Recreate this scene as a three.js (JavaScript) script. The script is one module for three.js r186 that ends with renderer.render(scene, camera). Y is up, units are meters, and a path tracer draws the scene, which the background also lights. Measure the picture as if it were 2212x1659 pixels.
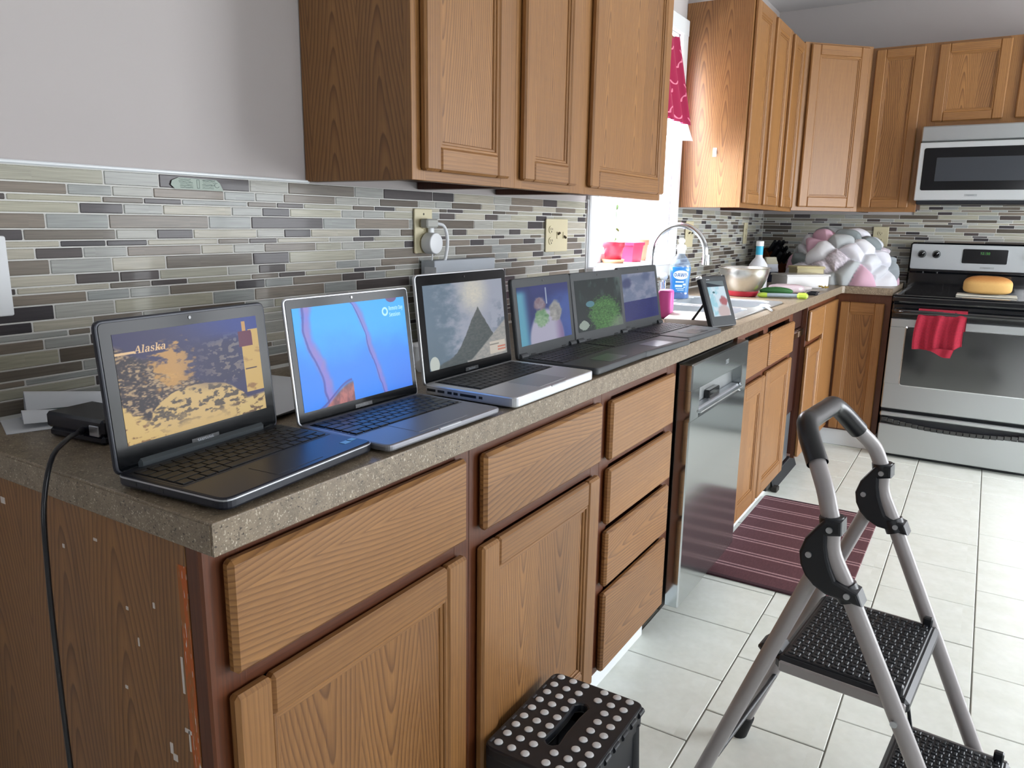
import * as THREE from 'three';
import { mergeGeometries } from 'three/addons/utils/BufferGeometryUtils.js';
import { RectAreaLightUniformsLib } from 'three/addons/lights/RectAreaLightUniformsLib.js';

// ---------------------------------------------------------------- camera, sky, daylight, exposure
const W = 2212, H = 1659, CT = 0.9457, LX = 4.81, CEIL = 2.6;
const scene = new THREE.Scene();
const camera = new THREE.PerspectiveCamera(2 * Math.atan(H / 2 / 1632.34) * 180 / Math.PI, W / H, 0.05, 60);
{
  const yaw = 1.0161, pitch = -0.2116, roll = 0.0156;
  camera.position.set(-0.4866, 1.2738, 1.323);
  camera.lookAt(camera.position.clone().add(new THREE.Vector3(Math.cos(pitch) * Math.sin(yaw), Math.sin(pitch), -Math.cos(pitch) * Math.cos(yaw))));
  camera.rotateZ(roll);
}
const renderer = new THREE.WebGLRenderer({ antialias: true });
renderer.toneMapping = THREE.LinearToneMapping;
renderer.toneMappingExposure = 1.18;
renderer.shadowMap.enabled = true;
scene.background = new THREE.Color(0.93, 0.97, 1.0);      // an even overcast sky
scene.backgroundIntensity = 5.0;
RectAreaLightUniformsLib.init();
function skylight(x, y, z, w, h, lx, ly, lz, nits, color = 0xf4f8ff) {   // daylight of a window opening, as large as the opening
  const l = new THREE.RectAreaLight(color, nits, w, h);
  l.position.set(x, y, z); l.lookAt(lx, ly, lz); l.castShadow = true; scene.add(l);
}
skylight(3.3, 1.05, 3.74, 1.9, 2.0, 3.3, 0.9, 0, 9.5);           // glazed patio door in the front wall
skylight(2.645, 1.78, -0.36, 0.9, 0.9, 2.645, 1.35, 0.5, 42);          // window over the sink
skylight(0.45, 1.45, 3.74, 1.2, 1.1, 0.45, 1.3, 0, 4.0);           // added, unseen front window: fill light for tiles and drawer fronts
skylight(-5.06, 1.45, 2.4, 1.3, 1.15, 0, 1.4, 2.4, 2.2);           // dining window in the left wall

// ---------------------------------------------------------------- helpers
let sd = 20240; const rnd = () => { sd = (Math.imul(sd, 1664525) + 1013904223) >>> 0; return sd / 4294967296; };
const rr = (a, b) => a + (b - a) * rnd();
const PM = new Uint8Array(512); { const a = [...Array(256).keys()]; for (let i = 255; i > 0; i--) { const j = Math.floor(rnd() * (i + 1)); [a[i], a[j]] = [a[j], a[i]]; } for (let i = 0; i < 512; i++) PM[i] = a[i & 255]; }
const sm = t => t * t * (3 - 2 * t), clamp = (x, a = 0, b = 1) => Math.min(b, Math.max(a, x)), mix = (a, b, t) => a + (b - a) * t, ss = (a, b, x) => sm(clamp((x - a) / (b - a)));
function vn(x, y) { const ix = Math.floor(x), iy = Math.floor(y), fx = sm(x - ix), fy = sm(y - iy), h = (a, b) => PM[PM[a & 255] + (b & 255)] / 255; return mix(mix(h(ix, iy), h(ix + 1, iy), fx), mix(h(ix, iy + 1), h(ix + 1, iy + 1), fx), fy); }
function fbm(x, y, o = 4) { let s = 0, a = 0.5, n = 0; for (let i = 0; i < o; i++) { s += a * vn(x, y); n += a; x = x * 2.03 + 17.1; y = y * 2.03 + 5.7; a *= 0.5; } return s / n; }
const used = new Map();
function numbered(n) { const k = used.get(n) ?? 0; used.set(n, k + 1); return k ? `${n}_${String(k).padStart(3, '0')}` : n; }
const ORG = new WeakMap();
function tag(o, label, category, group, kind) { o.userData = {}; if (label) o.userData.label = label; if (category) o.userData.category = category; if (group) o.userData.group = group; if (kind) o.userData.kind = kind; return o; }
// a thing: a Group at its base; parts may be given in the coordinates of the place, which org takes off again
function thing(name, label, category, [x, y, z], { turn = 0, group, org } = {}) {
  const g = new THREE.Group(); g.name = numbered(name); g.position.set(x, y, z); g.rotation.y = turn; tag(g, label, category, group); scene.add(g);
  if (org) ORG.set(g, org); return g;
}
function cln(g) { g = g.index ? g.toNonIndexed() : g; for (const k of Object.keys(g.attributes)) if (!['position', 'normal', 'uv', 'color'].includes(k)) g.deleteAttribute(k); g.clearGroups(); return g; }
const merge = gs => { gs = gs.flat(9).map(cln); return gs.length === 1 ? gs[0] : mergeGeometries(gs); };
function part(name, gs, mat, parent, label, kind) {
  const g = merge([gs]), o = ORG.get(parent); if (o) g.translate(-o[0], -o[1], -o[2]);
  const m = new THREE.Mesh(g, mat); m.name = name; m.castShadow = m.receiveShadow = true; parent.add(m); if (o) ORG.set(m, o);
  if (label) m.userData.label = label; if (kind) m.userData.kind = kind; return m;
}
function solo(name, gs, mat, label, category, { group, kind, at = [0, 0, 0], turn = 0 } = {}) {
  const m = new THREE.Mesh(merge([gs]), mat); m.name = kind === 'structure' ? name : numbered(name); m.castShadow = m.receiveShadow = true; m.position.set(...at); m.rotation.y = turn; tag(m, label, category, group, kind); scene.add(m); return m;
}
const struct = (name, gs, mat) => solo(name, gs, mat, null, null, { kind: 'structure' });
// uv in metres by the face each triangle looks along; grain = axis that v follows
function uvm(g, grain = 'y', rnd0 = true) {
  g = cln(g); const p = g.attributes.position, uv = new Float32Array(p.count * 2), gi = 'xyz'.indexOf(grain), ou = rnd0 ? rnd() * 3 : 0, ov = rnd0 ? rnd() * 3 : 0, a = new THREE.Vector3(), b = new THREE.Vector3(), c = new THREE.Vector3();
  for (let i = 0; i < p.count; i += 3) {
    a.fromBufferAttribute(p, i); b.fromBufferAttribute(p, i + 1).sub(a); c.fromBufferAttribute(p, i + 2).sub(a); b.cross(c);
    const n = [Math.abs(b.x), Math.abs(b.y), Math.abs(b.z)], d = n[0] > n[1] ? (n[0] > n[2] ? 0 : 2) : (n[1] > n[2] ? 1 : 2);
    let vi = gi, ui = 3 - d - gi; if (d === gi) { vi = (d + 2) % 3; ui = (d + 1) % 3; }
    for (let k = 0; k < 3; k++) { const q = [p.getX(i + k), p.getY(i + k), p.getZ(i + k)]; uv[(i + k) * 2] = q[ui] + ou; uv[(i + k) * 2 + 1] = q[vi] + ov; }
  }
  g.setAttribute('uv', new THREE.BufferAttribute(uv, 2)); return g;
}
// chamfered box, 44 triangles
function cbox(w, h, d, c = 0.002) {
  const S = [w / 2, h / 2, d / 2], pos = []; c = Math.min(c, ...S.map(s => s * 0.9));
  const V = (f, s) => [0, 1, 2].map(i => s[i] * (S[i] - (i === f ? 0 : c)));
  const tri = (a, b, e) => { const n = [(b[1] - a[1]) * (e[2] - a[2]) - (b[2] - a[2]) * (e[1] - a[1]), (b[2] - a[2]) * (e[0] - a[0]) - (b[0] - a[0]) * (e[2] - a[2]), (b[0] - a[0]) * (e[1] - a[1]) - (b[1] - a[1]) * (e[0] - a[0])]; const o = n[0] * (a[0] + b[0] + e[0]) + n[1] * (a[1] + b[1] + e[1]) + n[2] * (a[2] + b[2] + e[2]); pos.push(...a, ...(o > 0 ? b : e), ...(o > 0 ? e : b)); };
  const quad = (a, b, e, f) => { tri(a, b, e); tri(a, e, f); };
  for (let f = 0; f < 3; f++) { const u = (f + 1) % 3, v = (f + 2) % 3; for (const s of [-1, 1]) quad(...[[-1, -1], [1, -1], [1, 1], [-1, 1]].map(([p, q]) => { const k = []; k[f] = s; k[u] = p; k[v] = q; return V(f, k); })); }
  for (let e = 0; e < 3; e++) { const u = (e + 1) % 3, v = (e + 2) % 3; for (const p of [-1, 1]) for (const q of [-1, 1]) { const k1 = [], k2 = []; k1[e] = -1; k2[e] = 1; k1[u] = k2[u] = p; k1[v] = k2[v] = q; quad(V(u, k1), V(u, k2), V(v, k2), V(v, k1)); } }
  for (const x of [-1, 1]) for (const y of [-1, 1]) for (const z of [-1, 1]) tri(V(0, [x, y, z]), V(1, [x, y, z]), V(2, [x, y, z]));
  const g = new THREE.BufferGeometry(); g.setAttribute('position', new THREE.Float32BufferAttribute(pos, 3)); g.setAttribute('uv', new THREE.Float32BufferAttribute(new Float32Array(pos.length / 3 * 2), 2)); g.computeVertexNormals(); return g;
}
const bx = (w, h, d, x, y, z, { c = 0.002, g = 'y' } = {}) => uvm(cbox(w, h, d, c).translate(x, y, z), g);
const bb = (x0, x1, y0, y1, z0, z1, o) => bx(x1 - x0, y1 - y0, z1 - z0, (x0 + x1) / 2, (y0 + y1) / 2, (z0 + z1) / 2, o);
function rrect(w, h, r, path) {
  const s = path ?? new THREE.Shape(), a = w / 2, b = h / 2; r = Math.min(r, a - 1e-4, b - 1e-4);
  s.moveTo(-a + r, -b); s.lineTo(a - r, -b); s.quadraticCurveTo(a, -b, a, -b + r); s.lineTo(a, b - r); s.quadraticCurveTo(a, b, a - r, b); s.lineTo(-a + r, b); s.quadraticCurveTo(-a, b, -a, b - r); s.lineTo(-a, -b + r); s.quadraticCurveTo(-a, -b, -a + r, -b); return s;
}
function ext(shape, t, bev = 0, cs = 8) { const g = new THREE.ExtrudeGeometry(shape, { depth: t - 2 * bev, bevelEnabled: bev > 0, bevelSize: bev, bevelThickness: bev, bevelOffset: -bev, bevelSegments: 2, curveSegments: cs }); g.translate(0, 0, bev); return uvm(g, 'y', false); }
const slab = (w, h, t, r, bev = 0.001) => ext(rrect(w, h, r), t, bev, 5);                 // lies in x-y, from z = 0 to t
const flat = g => g.rotateX(-Math.PI / 2);                                                // x-y to the floor plane, thickness up
const lathe = (pts, seg = 32) => new THREE.LatheGeometry(pts.map(p => new THREE.Vector2(p[0], p[1])), seg);
const cyl = (r0, r1, h, seg = 20) => new THREE.CylinderGeometry(r0, r1, h, seg);
class Poly extends THREE.Curve { constructor(p) { super(); this.p = p.map(a => new THREE.Vector3(...a)); this.l = [0]; for (let i = 1; i < p.length; i++) this.l.push(this.l[i - 1] + this.p[i].distanceTo(this.p[i - 1])); } getPoint(t, o = new THREE.Vector3()) { const d = t * this.l.at(-1); let i = 1; while (i < this.l.length - 1 && this.l[i] < d) i++; return o.lerpVectors(this.p[i - 1], this.p[i], (d - this.l[i - 1]) / (this.l[i] - this.l[i - 1])); } }
const tube = (p, r, n = 40, rs = 10, smooth = true) => new THREE.TubeGeometry(smooth ? new THREE.CatmullRomCurve3(p.map(a => new THREE.Vector3(...a)), false, 'centripetal') : new Poly(p), n, r, rs, false);
function rod(a, b, r, r2 = r, seg = 14) { const A = new THREE.Vector3(...a), B = new THREE.Vector3(...b), d = B.clone().sub(A), g = cyl(r2, r, d.length(), seg); g.applyQuaternion(new THREE.Quaternion().setFromUnitVectors(new THREE.Vector3(0, 1, 0), d.clone().normalize())); const m = A.add(B).multiplyScalar(0.5); return g.translate(m.x, m.y, m.z); }
// a sheet with thickness from a function (u, v) -> [x, y, z]
function sheet(fn, nu, nv, t = 0.002) {
  const P = [], N = [], id = (i, j) => i * (nv + 1) + j, V = THREE.Vector3;
  for (let i = 0; i <= nu; i++) for (let j = 0; j <= nv; j++) { const u = i / nu, v = j / nv, e = 1e-3, p = new V(...fn(u, v)), a = new V(...fn(u + e, v)).sub(new V(...fn(u - e, v))), b = new V(...fn(u, v + e)).sub(new V(...fn(u, v - e))); P.push(p); N.push(a.cross(b).normalize()); }
  const pos = [], uv = [], idx = [], n = P.length;
  for (const s of [0.5, -0.5]) P.forEach((p, k) => { pos.push(p.x + N[k].x * t * s, p.y + N[k].y * t * s, p.z + N[k].z * t * s); uv.push(Math.floor(k / (nv + 1)) / nu, (k % (nv + 1)) / nv); });
  for (let i = 0; i < nu; i++) for (let j = 0; j < nv; j++) { const a = id(i, j), b = id(i + 1, j), c = id(i + 1, j + 1), d = id(i, j + 1); idx.push(a, b, c, a, c, d, n + a, n + c, n + b, n + a, n + d, n + c); }
  const edge = (a, b) => idx.push(a, n + a, b, b, n + a, n + b);
  for (let i = 0; i < nu; i++) { edge(id(i + 1, 0), id(i, 0)); edge(id(i, nv), id(i + 1, nv)); }
  for (let j = 0; j < nv; j++) { edge(id(0, j), id(0, j + 1)); edge(id(nu, j + 1), id(nu, j)); }
  const g = new THREE.BufferGeometry(); g.setAttribute('position', new THREE.Float32BufferAttribute(pos, 3)); g.setAttribute('uv', new THREE.Float32BufferAttribute(uv, 2)); g.setIndex(idx); g.computeVertexNormals(); return g;
}

// ---------------------------------------------------------------- textures and materials
function tex(w, h, fn, { srgb = true, rep, wrap = THREE.RepeatWrapping } = {}) {
  const a = new Uint8Array(w * h * 4);
  for (let j = 0; j < h; j++) for (let i = 0; i < w; i++) { const c = fn((i + 0.5) / w, (j + 0.5) / h), k = (j * w + i) * 4; a[k] = clamp(c[0], 0, 255); a[k + 1] = clamp(c[1], 0, 255); a[k + 2] = clamp(c[2], 0, 255); a[k + 3] = 255; }
  const t = new THREE.DataTexture(a, w, h); t.wrapS = t.wrapT = wrap; t.magFilter = THREE.LinearFilter; t.minFilter = THREE.LinearMipmapLinearFilter; t.generateMipmaps = true; if (srgb) t.colorSpace = THREE.SRGBColorSpace; if (rep) t.repeat.set(...rep); t.needsUpdate = true; return t;
}
function canvasTex(w, h, draw) { const c = document.createElement('canvas'); c.width = w; c.height = h; draw(c.getContext('2d'), w, h); const t = new THREE.CanvasTexture(c); t.colorSpace = THREE.SRGBColorSpace; return t; }
const lerpC = (a, b, t) => [mix(a[0], b[0], t), mix(a[1], b[1], t), mix(a[2], b[2], t)];
function oakTex(kind, tone, seed) {
  const TW = 0.48, TH = 1.2, boards = kind === 'cath' ? [0.17, 0.14, 0.17] : [0.09, 0.12, 0.07, 0.11, 0.09];
  const edge = [0]; boards.forEach(b => edge.push(edge.at(-1) + b));
  const info = boards.map((b, i) => ({ c: rr(0.35, 0.65), s: rnd() < 0.5 ? -1 : 1, o: rr(0, 9), t: rr(-0.09, 0.09), al: rr(11, 16), be: rr(95, 130) }));
  const lo = [84, 52, 26], hi = [164, 117, 66];
  return tex(640, 1536, (u, v) => {
    const x = u * TW, y = v * TH; let b = 0; while (b < boards.length - 1 && x > edge[b + 1]) b++;
    const q = info[b], t = x - edge[b] - q.c * boards[b] + 0.012 * (fbm(y * 2.2 + q.o, seed, 2) - 0.5) * 2;
    let f = kind === 'cath' ? q.al * y * q.s + q.be * Math.sqrt(t * t + 0.00016) : 120 * x;
    f += 2.1 * (fbm(x * 9 + q.o, y * 2.6 + seed, 3) - 0.5) + 0.35 * (vn(x * 60, y * 9 + seed) - 0.5) + q.o;
    const fr = f - Math.floor(f), late = Math.pow(fr, 2.6) * (1 - ss(0.9, 1, fr) * 0.9), early = ss(0.55, 0.0, fr);
    const pore = ss(0.62, 0.86, vn(x * 1500 + seed, y * 34)) * (0.25 + 0.75 * early), fleck = (vn(x * 420 + seed * 3, y * 12) - 0.5) * 0.16;
    const k = clamp(0.86 + tone + q.t - (kind === 'cath' ? 0.66 : 0.34) * late - 0.22 * pore + fleck + 0.16 * (fbm(x * 5, y * 1.3 + seed, 3) - 0.5));
    return lerpC(lo, hi, k);
  }, { rep: [1 / TW, 1 / TH], wrap: THREE.MirroredRepeatWrapping });
}
const std = (o) => new THREE.MeshStandardMaterial({ roughness: 0.6, ...o }), phy = (o) => new THREE.MeshPhysicalMaterial({ roughness: 0.5, ...o });
const wood = (t, o = {}) => phy({ map: t, roughness: 0.46, clearcoat: 0.12, clearcoatRoughness: 0.3, ...o });
const oc = oakTex('cath', 0, 3), os = oakTex('straight', 0, 8), oc2 = oakTex('cath', -0.05, 21);
const M = {
  oakC: wood(oc), oakS: wood(os), oakP: wood(oc2), oakDark: wood(os, { color: 0x8a5a44 }), oakShade: wood(os, { color: 0xa8806c }),  // base face frames: shade of the door gaps painted in as a darker tint
  paint: std({ color: 0xbfb9b8, roughness: 0.85 }), ceil: std({ color: 0xd2cfcf, roughness: 0.9 }), white: phy({ color: 0xe9ecef, roughness: 0.4 }), trim: phy({ color: 0xe6ebee, roughness: 0.3 }),
  black: phy({ color: 0x12161d, roughness: 0.42 }), blackGloss: phy({ color: 0x0a0c10, roughness: 0.12, clearcoat: 1, clearcoatRoughness: 0.06 }), rubber: std({ color: 0x17191c, roughness: 0.75 }), dark: std({ color: 0x2a2622, roughness: 0.8 }),
  steel: null, chrome: std({ color: 0xe4e8ec, metalness: 1, roughness: 0.14 }), alu: std({ color: 0xb9bcc2, metalness: 0.9, roughness: 0.38 }), space: std({ color: 0x85868c, metalness: 0.6, roughness: 0.42 }),
  ivory: phy({ color: 0xcfc6a4, roughness: 0.45 }), ivoryD: phy({ color: 0x4a4436, roughness: 0.6 }), glass: phy({ color: 0xffffff, transmission: 1, roughness: 0.02, thickness: 0 }), paper: std({ color: 0xd9dce2, roughness: 0.9 }),
  red: std({ color: 0x8c1830, roughness: 0.95 }), navy: std({ color: 0x1d2438, roughness: 0.6 }),
};
const brush = tex(512, 512, (u, v) => { const k = 168 + 34 * (vn(u * 6, v * 420) - 0.5) + 18 * (vn(u * 24, v * 300 + 9) - 0.5); return [k, k, k]; }, { srgb: false, rep: [1 / 0.5, 1 / 0.5] });
M.steel = std({ color: 0xb6babb, metalness: 0.92, roughness: 0.5, roughnessMap: brush });
M.steelV = std({ color: 0xaeb3b4, metalness: 0.95, roughness: 0.13 });
M.counter = phy({ roughness: 0.34, map: tex(1024, 1024, (u, v) => {
  const x = u * 46, y = v * 46; const a = fbm(x, y, 4), s = vn(u * 210, v * 210), d = vn(u * 330 + 40, v * 330); let k = 0.5 + 0.7 * (a - 0.5) + 0.3 * (d - 0.5);
  let c = lerpC([103, 91, 76], [160, 144, 122], clamp(k)); if (s > 0.8) c = lerpC(c, [196, 184, 164], ss(0.8, 0.92, s)); if (s < 0.16) c = lerpC(c, [58, 50, 43], ss(0.16, 0.06, s)); return c;
}, { rep: [1 / 0.42, 1 / 0.42] }) });
// ---------------------------------------------------------------- the room
struct('ground', bb(-12, 14, -0.35, -0.2, -14, 16, { c: 0 }), std({ color: 0x9aa08a, roughness: 1 }));
const T = 0.15, FZ = 3.6, WX = -5;   // wall thickness, front wall, left wall
const wallBack = struct('wall_back', [bb(WX - T, 2.235, 0, CEIL, -T, 0, { c: 0 }), bb(3.055, LX + T, 0, CEIL, -T, 0, { c: 0 }), bb(2.235, 3.055, 0, 1.1, -T, 0, { c: 0 }), bb(2.235, 3.055, 2.12, CEIL, -T, 0, { c: 0 })], M.paint);
const wallRight = struct('wall_right', bb(LX, LX + T, 0, CEIL, -T, FZ + T, { c: 0 }), M.paint);
struct('wall_left', [bb(WX - T, WX, 0, CEIL, 0, 1.75, { c: 0 }), bb(WX - T, WX, 0, CEIL, 3.05, FZ + T, { c: 0 }), bb(WX - T, WX, 0, 0.87, 1.75, 3.05, { c: 0 }), bb(WX - T, WX, 2.02, CEIL, 1.75, 3.05, { c: 0 })], M.paint);
struct('wall_front', [bb(WX, -0.2, 0, CEIL, FZ, FZ + T, { c: 0 }), bb(1.1, 2.3, 0, CEIL, FZ, FZ + T, { c: 0 }), bb(4.3, LX, 0, CEIL, FZ, FZ + T, { c: 0 }), bb(-0.2, 1.1, 2.05, CEIL, FZ, FZ + T, { c: 0 }), bb(2.3, 4.3, 2.05, CEIL, FZ, FZ + T, { c: 0 }), bb(-0.2, 1.1, 0, 0.88, FZ, FZ + T, { c: 0 })], M.paint);
struct('ceiling', bb(WX - T, LX + T, CEIL, CEIL + 0.12, -T, FZ + T, { c: 0 }), M.ceil);
// floor: slab that shows as grout, tiles on it
const floor = struct('floor', bb(WX - T, LX + T, -0.12, -0.0025, -T, FZ + T, { c: 0 }), std({ color: 0x77776f, roughness: 0.9 }));
{
  const tt = k => tex(256, 256, (u, v) => { const n = fbm(u * 5 + k * 7, v * 5, 5), m = fbm(u * 22, v * 22 + k * 3, 3); return [232 + 14 * (n - 0.5) + 8 * (m - 0.5), 236 + 14 * (n - 0.5) + 8 * (m - 0.5), 228 + 18 * (n - 0.5) + 8 * (m - 0.5)]; }, { rep: [1 / 0.31, 1 / 0.31] });
  const mats = [0, 1, 2].map(k => phy({ map: tt(k), roughness: 0.3 })), S = 0.3025, g0 = bx(S - 0.004, 0.01, S - 0.004, 0, -0.005, 0, { c: 0.0015 }), rest = [];
  const z0 = 0.826, x0 = 1.179;
  camera.updateMatrixWorld(); camera.aspect = W / H; camera.updateProjectionMatrix();
  const pm = new THREE.Matrix4().multiplyMatrices(camera.projectionMatrix, camera.matrixWorldInverse.copy(camera.matrixWorld).invert());
  for (let r = -3; r < 8; r++) for (let k = -22; k < 13; k++) {
    const z = z0 + (r + 0.5) * S, x = x0 + (k + 0.5) * S + (((r % 2) + 2) % 2 ? 0 : S / 2); if (x > LX + 0.1 || x < WX || z < 0.42 || z > FZ) continue;
    const q = new THREE.Vector3(x, 0, z).applyMatrix4(pm), near = q.z < 1 && Math.abs(q.x) < 1.15 && Math.abs(q.y) < 1.2 && new THREE.Vector3(x, 0, z).sub(camera.position).dot(camera.getWorldDirection(new THREE.Vector3())) > 0;
    if (near) { const m = new THREE.Mesh(g0, mats[Math.floor(rnd() * 3)]); m.name = 'tile'; m.position.set(x, rr(-0.0006, 0.0004), z); m.receiveShadow = true; floor.add(m); } else rest.push(g0.clone().translate(x, 0, z));
  }
  part('tile', rest, mats[0], floor, null, 'stuff');
}
// backsplash: tiles read row by row from the photograph, then the same sequence on
{
  const pal = { b: [[191, 188, 168], [184, 182, 165], [197, 192, 175]], g: [[178, 180, 175], [168, 172, 169], [186, 186, 178]], t: [[136, 127, 115], [125, 117, 106], [145, 134, 121]], k: [[104, 95, 84], [95, 88, 79], [112, 102, 90]], d: [[80, 74, 76], [70, 66, 69], [86, 78, 76]] };
  const streak = tex(256, 256, (u, v) => { const k = 232 + 34 * (vn(u * 5, v * 90) - 0.5) + 22 * (fbm(u * 3, v * 14, 3) - 0.5); return [k, k, k]; }, { rep: [1 / 0.2, 1 / 0.05] });
  const mat = {}; for (const k in pal) mat[k] = pal[k].map(c => phy({ color: new THREE.Color(`rgb(${c})`), map: streak, roughness: 0.34, specularIntensity: 0.55, clearcoat: 0.12, clearcoatRoughness: 0.06 }));
  const HH = [0.0255, 0.0187, 0.0115, 0.0188], gap = 0.0026;
  const rows = [
[[0,1,4,1,2,1,4,4,0,1,2,4,0],[286,390,595,698,904,1008,1210,1308,1514,1617,1823,1921,2142]],
[[2,1,1,2,1,1,2,1,1,3,1,1,3,0,1,2,0,2,0],[222,299,377,531,608,684,839,916,994,1147,1221,1298,1447,1523,1606,1754,1913,2062,2144]],
[[4,0,2,4,1,2,4,0,3,4,0,3,4,0,3,2,0,4,3,0,4],[126,280,357,435,587,664,741,896,974,1052,1239,1276,1353,1510,1584,1660,1818,1885,1962,2128,2145]],
[[0,4,1,0,1,4,0,1,1,0,1,4,0,4,1,0,4,1,0,4],[239,317,394,547,624,700,858,932,1009,1174,1239,1314,1467,1539,1616,1776,1849,1898,2084,2146]],
[[2,1,2,1,4,1,2,1,3,1,0,4,3,1,0],[182,288,491,594,798,905,1108,1143,1409,1511,1722,1821,1865,1958,2148]],
[[4,2,1,4,0,1,4,0,4,1,3,1,4,0,1,4,0,1,0],[145,299,378,455,607,681,759,917,992,1072,1152,1301,1371,1524,1606,1677,1843,1959,2150]],
[[0,4,4,0,2,4,0,1,4,0,4,0,2,4,1,2,0,1,0,4],[201,280,358,510,586,661,816,895,970,1136,1276,1431,1504,1579,1740,1813,1855,1913,2059,2151]],
[[0,4,1,2,0,1,2,0,1,0,4,2,4,1,2,4,1,0,3,0],[160,238,317,470,546,625,773,855,932,1087,1157,1390,1464,1546,1696,1772,1850,1902,2086,2152]],
[[2,1,0,2,4,0,1,2,1,2,1,2,1,2,1],[181,287,392,593,692,902,1007,1219,1314,1509,1618,1817,1926,2122,2154]],
[[0,4,4,0,1,4,0,1,1,2,1,0,1,2,1,0,4,1,0,4,1],[221,299,377,529,607,681,836,915,994,1147,1205,1237,1369,1526,1602,1759,1833,1907,2063,2130,2156]],
[[4,0,2,4,0,2,4,0,4,2,1,0,2,0,2,4,0,2,4,0,4],[125,279,358,435,587,661,738,895,972,1051,1180,1290,1453,1526,1585,1657,1817,1894,1961,2120,2157]],
[[2,1,1,2,4,1,2,4,1,0,2,4,1,1,2,1,0,2,1],[237,315,395,546,622,700,854,932,1010,1125,1179,1329,1497,1623,1771,1860,1929,2065,2158]],
[[4,1,0,1,2,1,4,1,0,2,4,3,1,3,1],[180,285,490,593,795,902,1106,1162,1309,1453,1590,1714,1825,2016,2160]],
[[4,0],[143,244]],
[[1,2],[199,238]],
[[2,1],[158,235]],
[[0,3],[180,244]],
[[2,1],[218,243]],
[[2,1],[122,245]],
[[0,4],[237,246]],
[[2,1],[178,247]]
  ];
  const seqs = { T: 'bgdgtgdkbgtdbgtk', M: 'btdgbdgbtgkgbdg' };
  const grout = std({ color: 0xd6d6d2, roughness: 0.85 });
  const geo = (a, b, y0, y1, run) => { const g = bx(b - a - gap, y1 - y0 - gap, 0.007, (a + b) / 2, (y0 + y1) / 2, 0.0038 + rr(-0.0003, 0.0003), { c: 0.0012, g: 'y' }); if (run) g.rotateY(-Math.PI / 2).translate(LX, 0, 0); return g; };
  const stuff = [], tint = (g, c) => { const n = g.attributes.position.count, a = new Float32Array(n * 3), k = new THREE.Color(`rgb(${c})`); for (let i = 0; i < n; i++) a.set([k.r, k.g, k.b], i * 3); g.setAttribute('color', new THREE.BufferAttribute(a, 3)); return g; };
  const one = (wall, a, b, y0, y1, col, run, single) => { const v = Math.floor(rnd() * 3), g = geo(a, b, y0, y1, run); if (single) { const m = new THREE.Mesh(g, mat[col][v]); m.name = 'tile'; m.castShadow = m.receiveShadow = true; wall.add(m); } else stuff.push(tint(g, pal[col][v])); };
  const fill = (wall, x0, x1, y0, y1, r, run, single) => { const big = r % 4 === 0, w = big ? 0.104 : 0.077, seq = big ? seqs.T : seqs.M; let x = x0 - rnd() * w, i = Math.floor(rnd() * seq.length); while (x < x1 - 0.004) { const c = seq[i++ % seq.length], b = x + w * ((c === 'd' || c === 'g') ? 1 : 2); if (Math.min(b, x1) - Math.max(x, x0) > 0.006) one(wall, Math.max(x, x0), Math.min(b, x1), y0, y1, c, run, single); x = b; } };
  let y = 1.3505;
  for (let r = 0; r < 21; r++) {
    const y1 = y, y0 = y - HH[r % 4]; y = y0;
    const [cs, xs] = rows[r]; let a = 0.0;
    xs.forEach((e, i) => { const b = Math.min(e / 1000, 2.158); if (b - a > 0.006) one(wallBack, a, b, y0, y1, 'bgtkd'[cs[i]], false, true); a = e / 1000; });
    if (a < 2.15) fill(wallBack, a, 2.158, y0, y1, r, false, false);
    fill(wallBack, 3.125, LX - 0.008, y0, y1, r, false, false);
    if (y1 < 1.03) fill(wallBack, 2.158, 3.125, y0, y1, r, false, false);
  }
  const sm_ = phy({ vertexColors: true, map: streak, roughness: 0.34, specularIntensity: 0.55, clearcoat: 0.12, clearcoatRoughness: 0.06 });
  part('tile', stuff, sm_, wallBack, null, 'stuff'); stuff.length = 0;
  y = 1.4253;
  for (let r = 0; r < 25; r++) { const y1 = y, y0 = y - HH[r % 4]; y = y0; fill(wallRight, r < 4 ? 0.9 : 0.008, 1.85, y0, y1, r, true, r >= 3 && r < 18); }
  part('tile', stuff, sm_, wallRight, null, 'stuff');
  part('grout', [bb(0, 2.16, CT - 0.03, 1.351, 0, 0.0058, { c: 0 }), bb(3.123, LX, CT - 0.03, 1.351, 0, 0.0058, { c: 0 }), bb(2.16, 3.123, CT - 0.03, 1.03, 0, 0.0058, { c: 0 })], grout, wallBack);
  part('grout', [bb(LX - 0.0058, LX, CT - 0.03, 1.351, 0, 0.9, { c: 0 }), bb(LX - 0.0058, LX, CT - 0.03, 1.4253, 0.9, 1.85, { c: 0 })], grout, wallRight);
  struct('trim_1', bb(-0.02, 0.76, 1.351, 1.3575, 0, 0.01, { c: 0.002 }), M.trim);
  struct('trim_2', bb(2.158, 2.163, CT, 1.36, 0, 0.012, { c: 0.001 }), M.trim);
}
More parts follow.
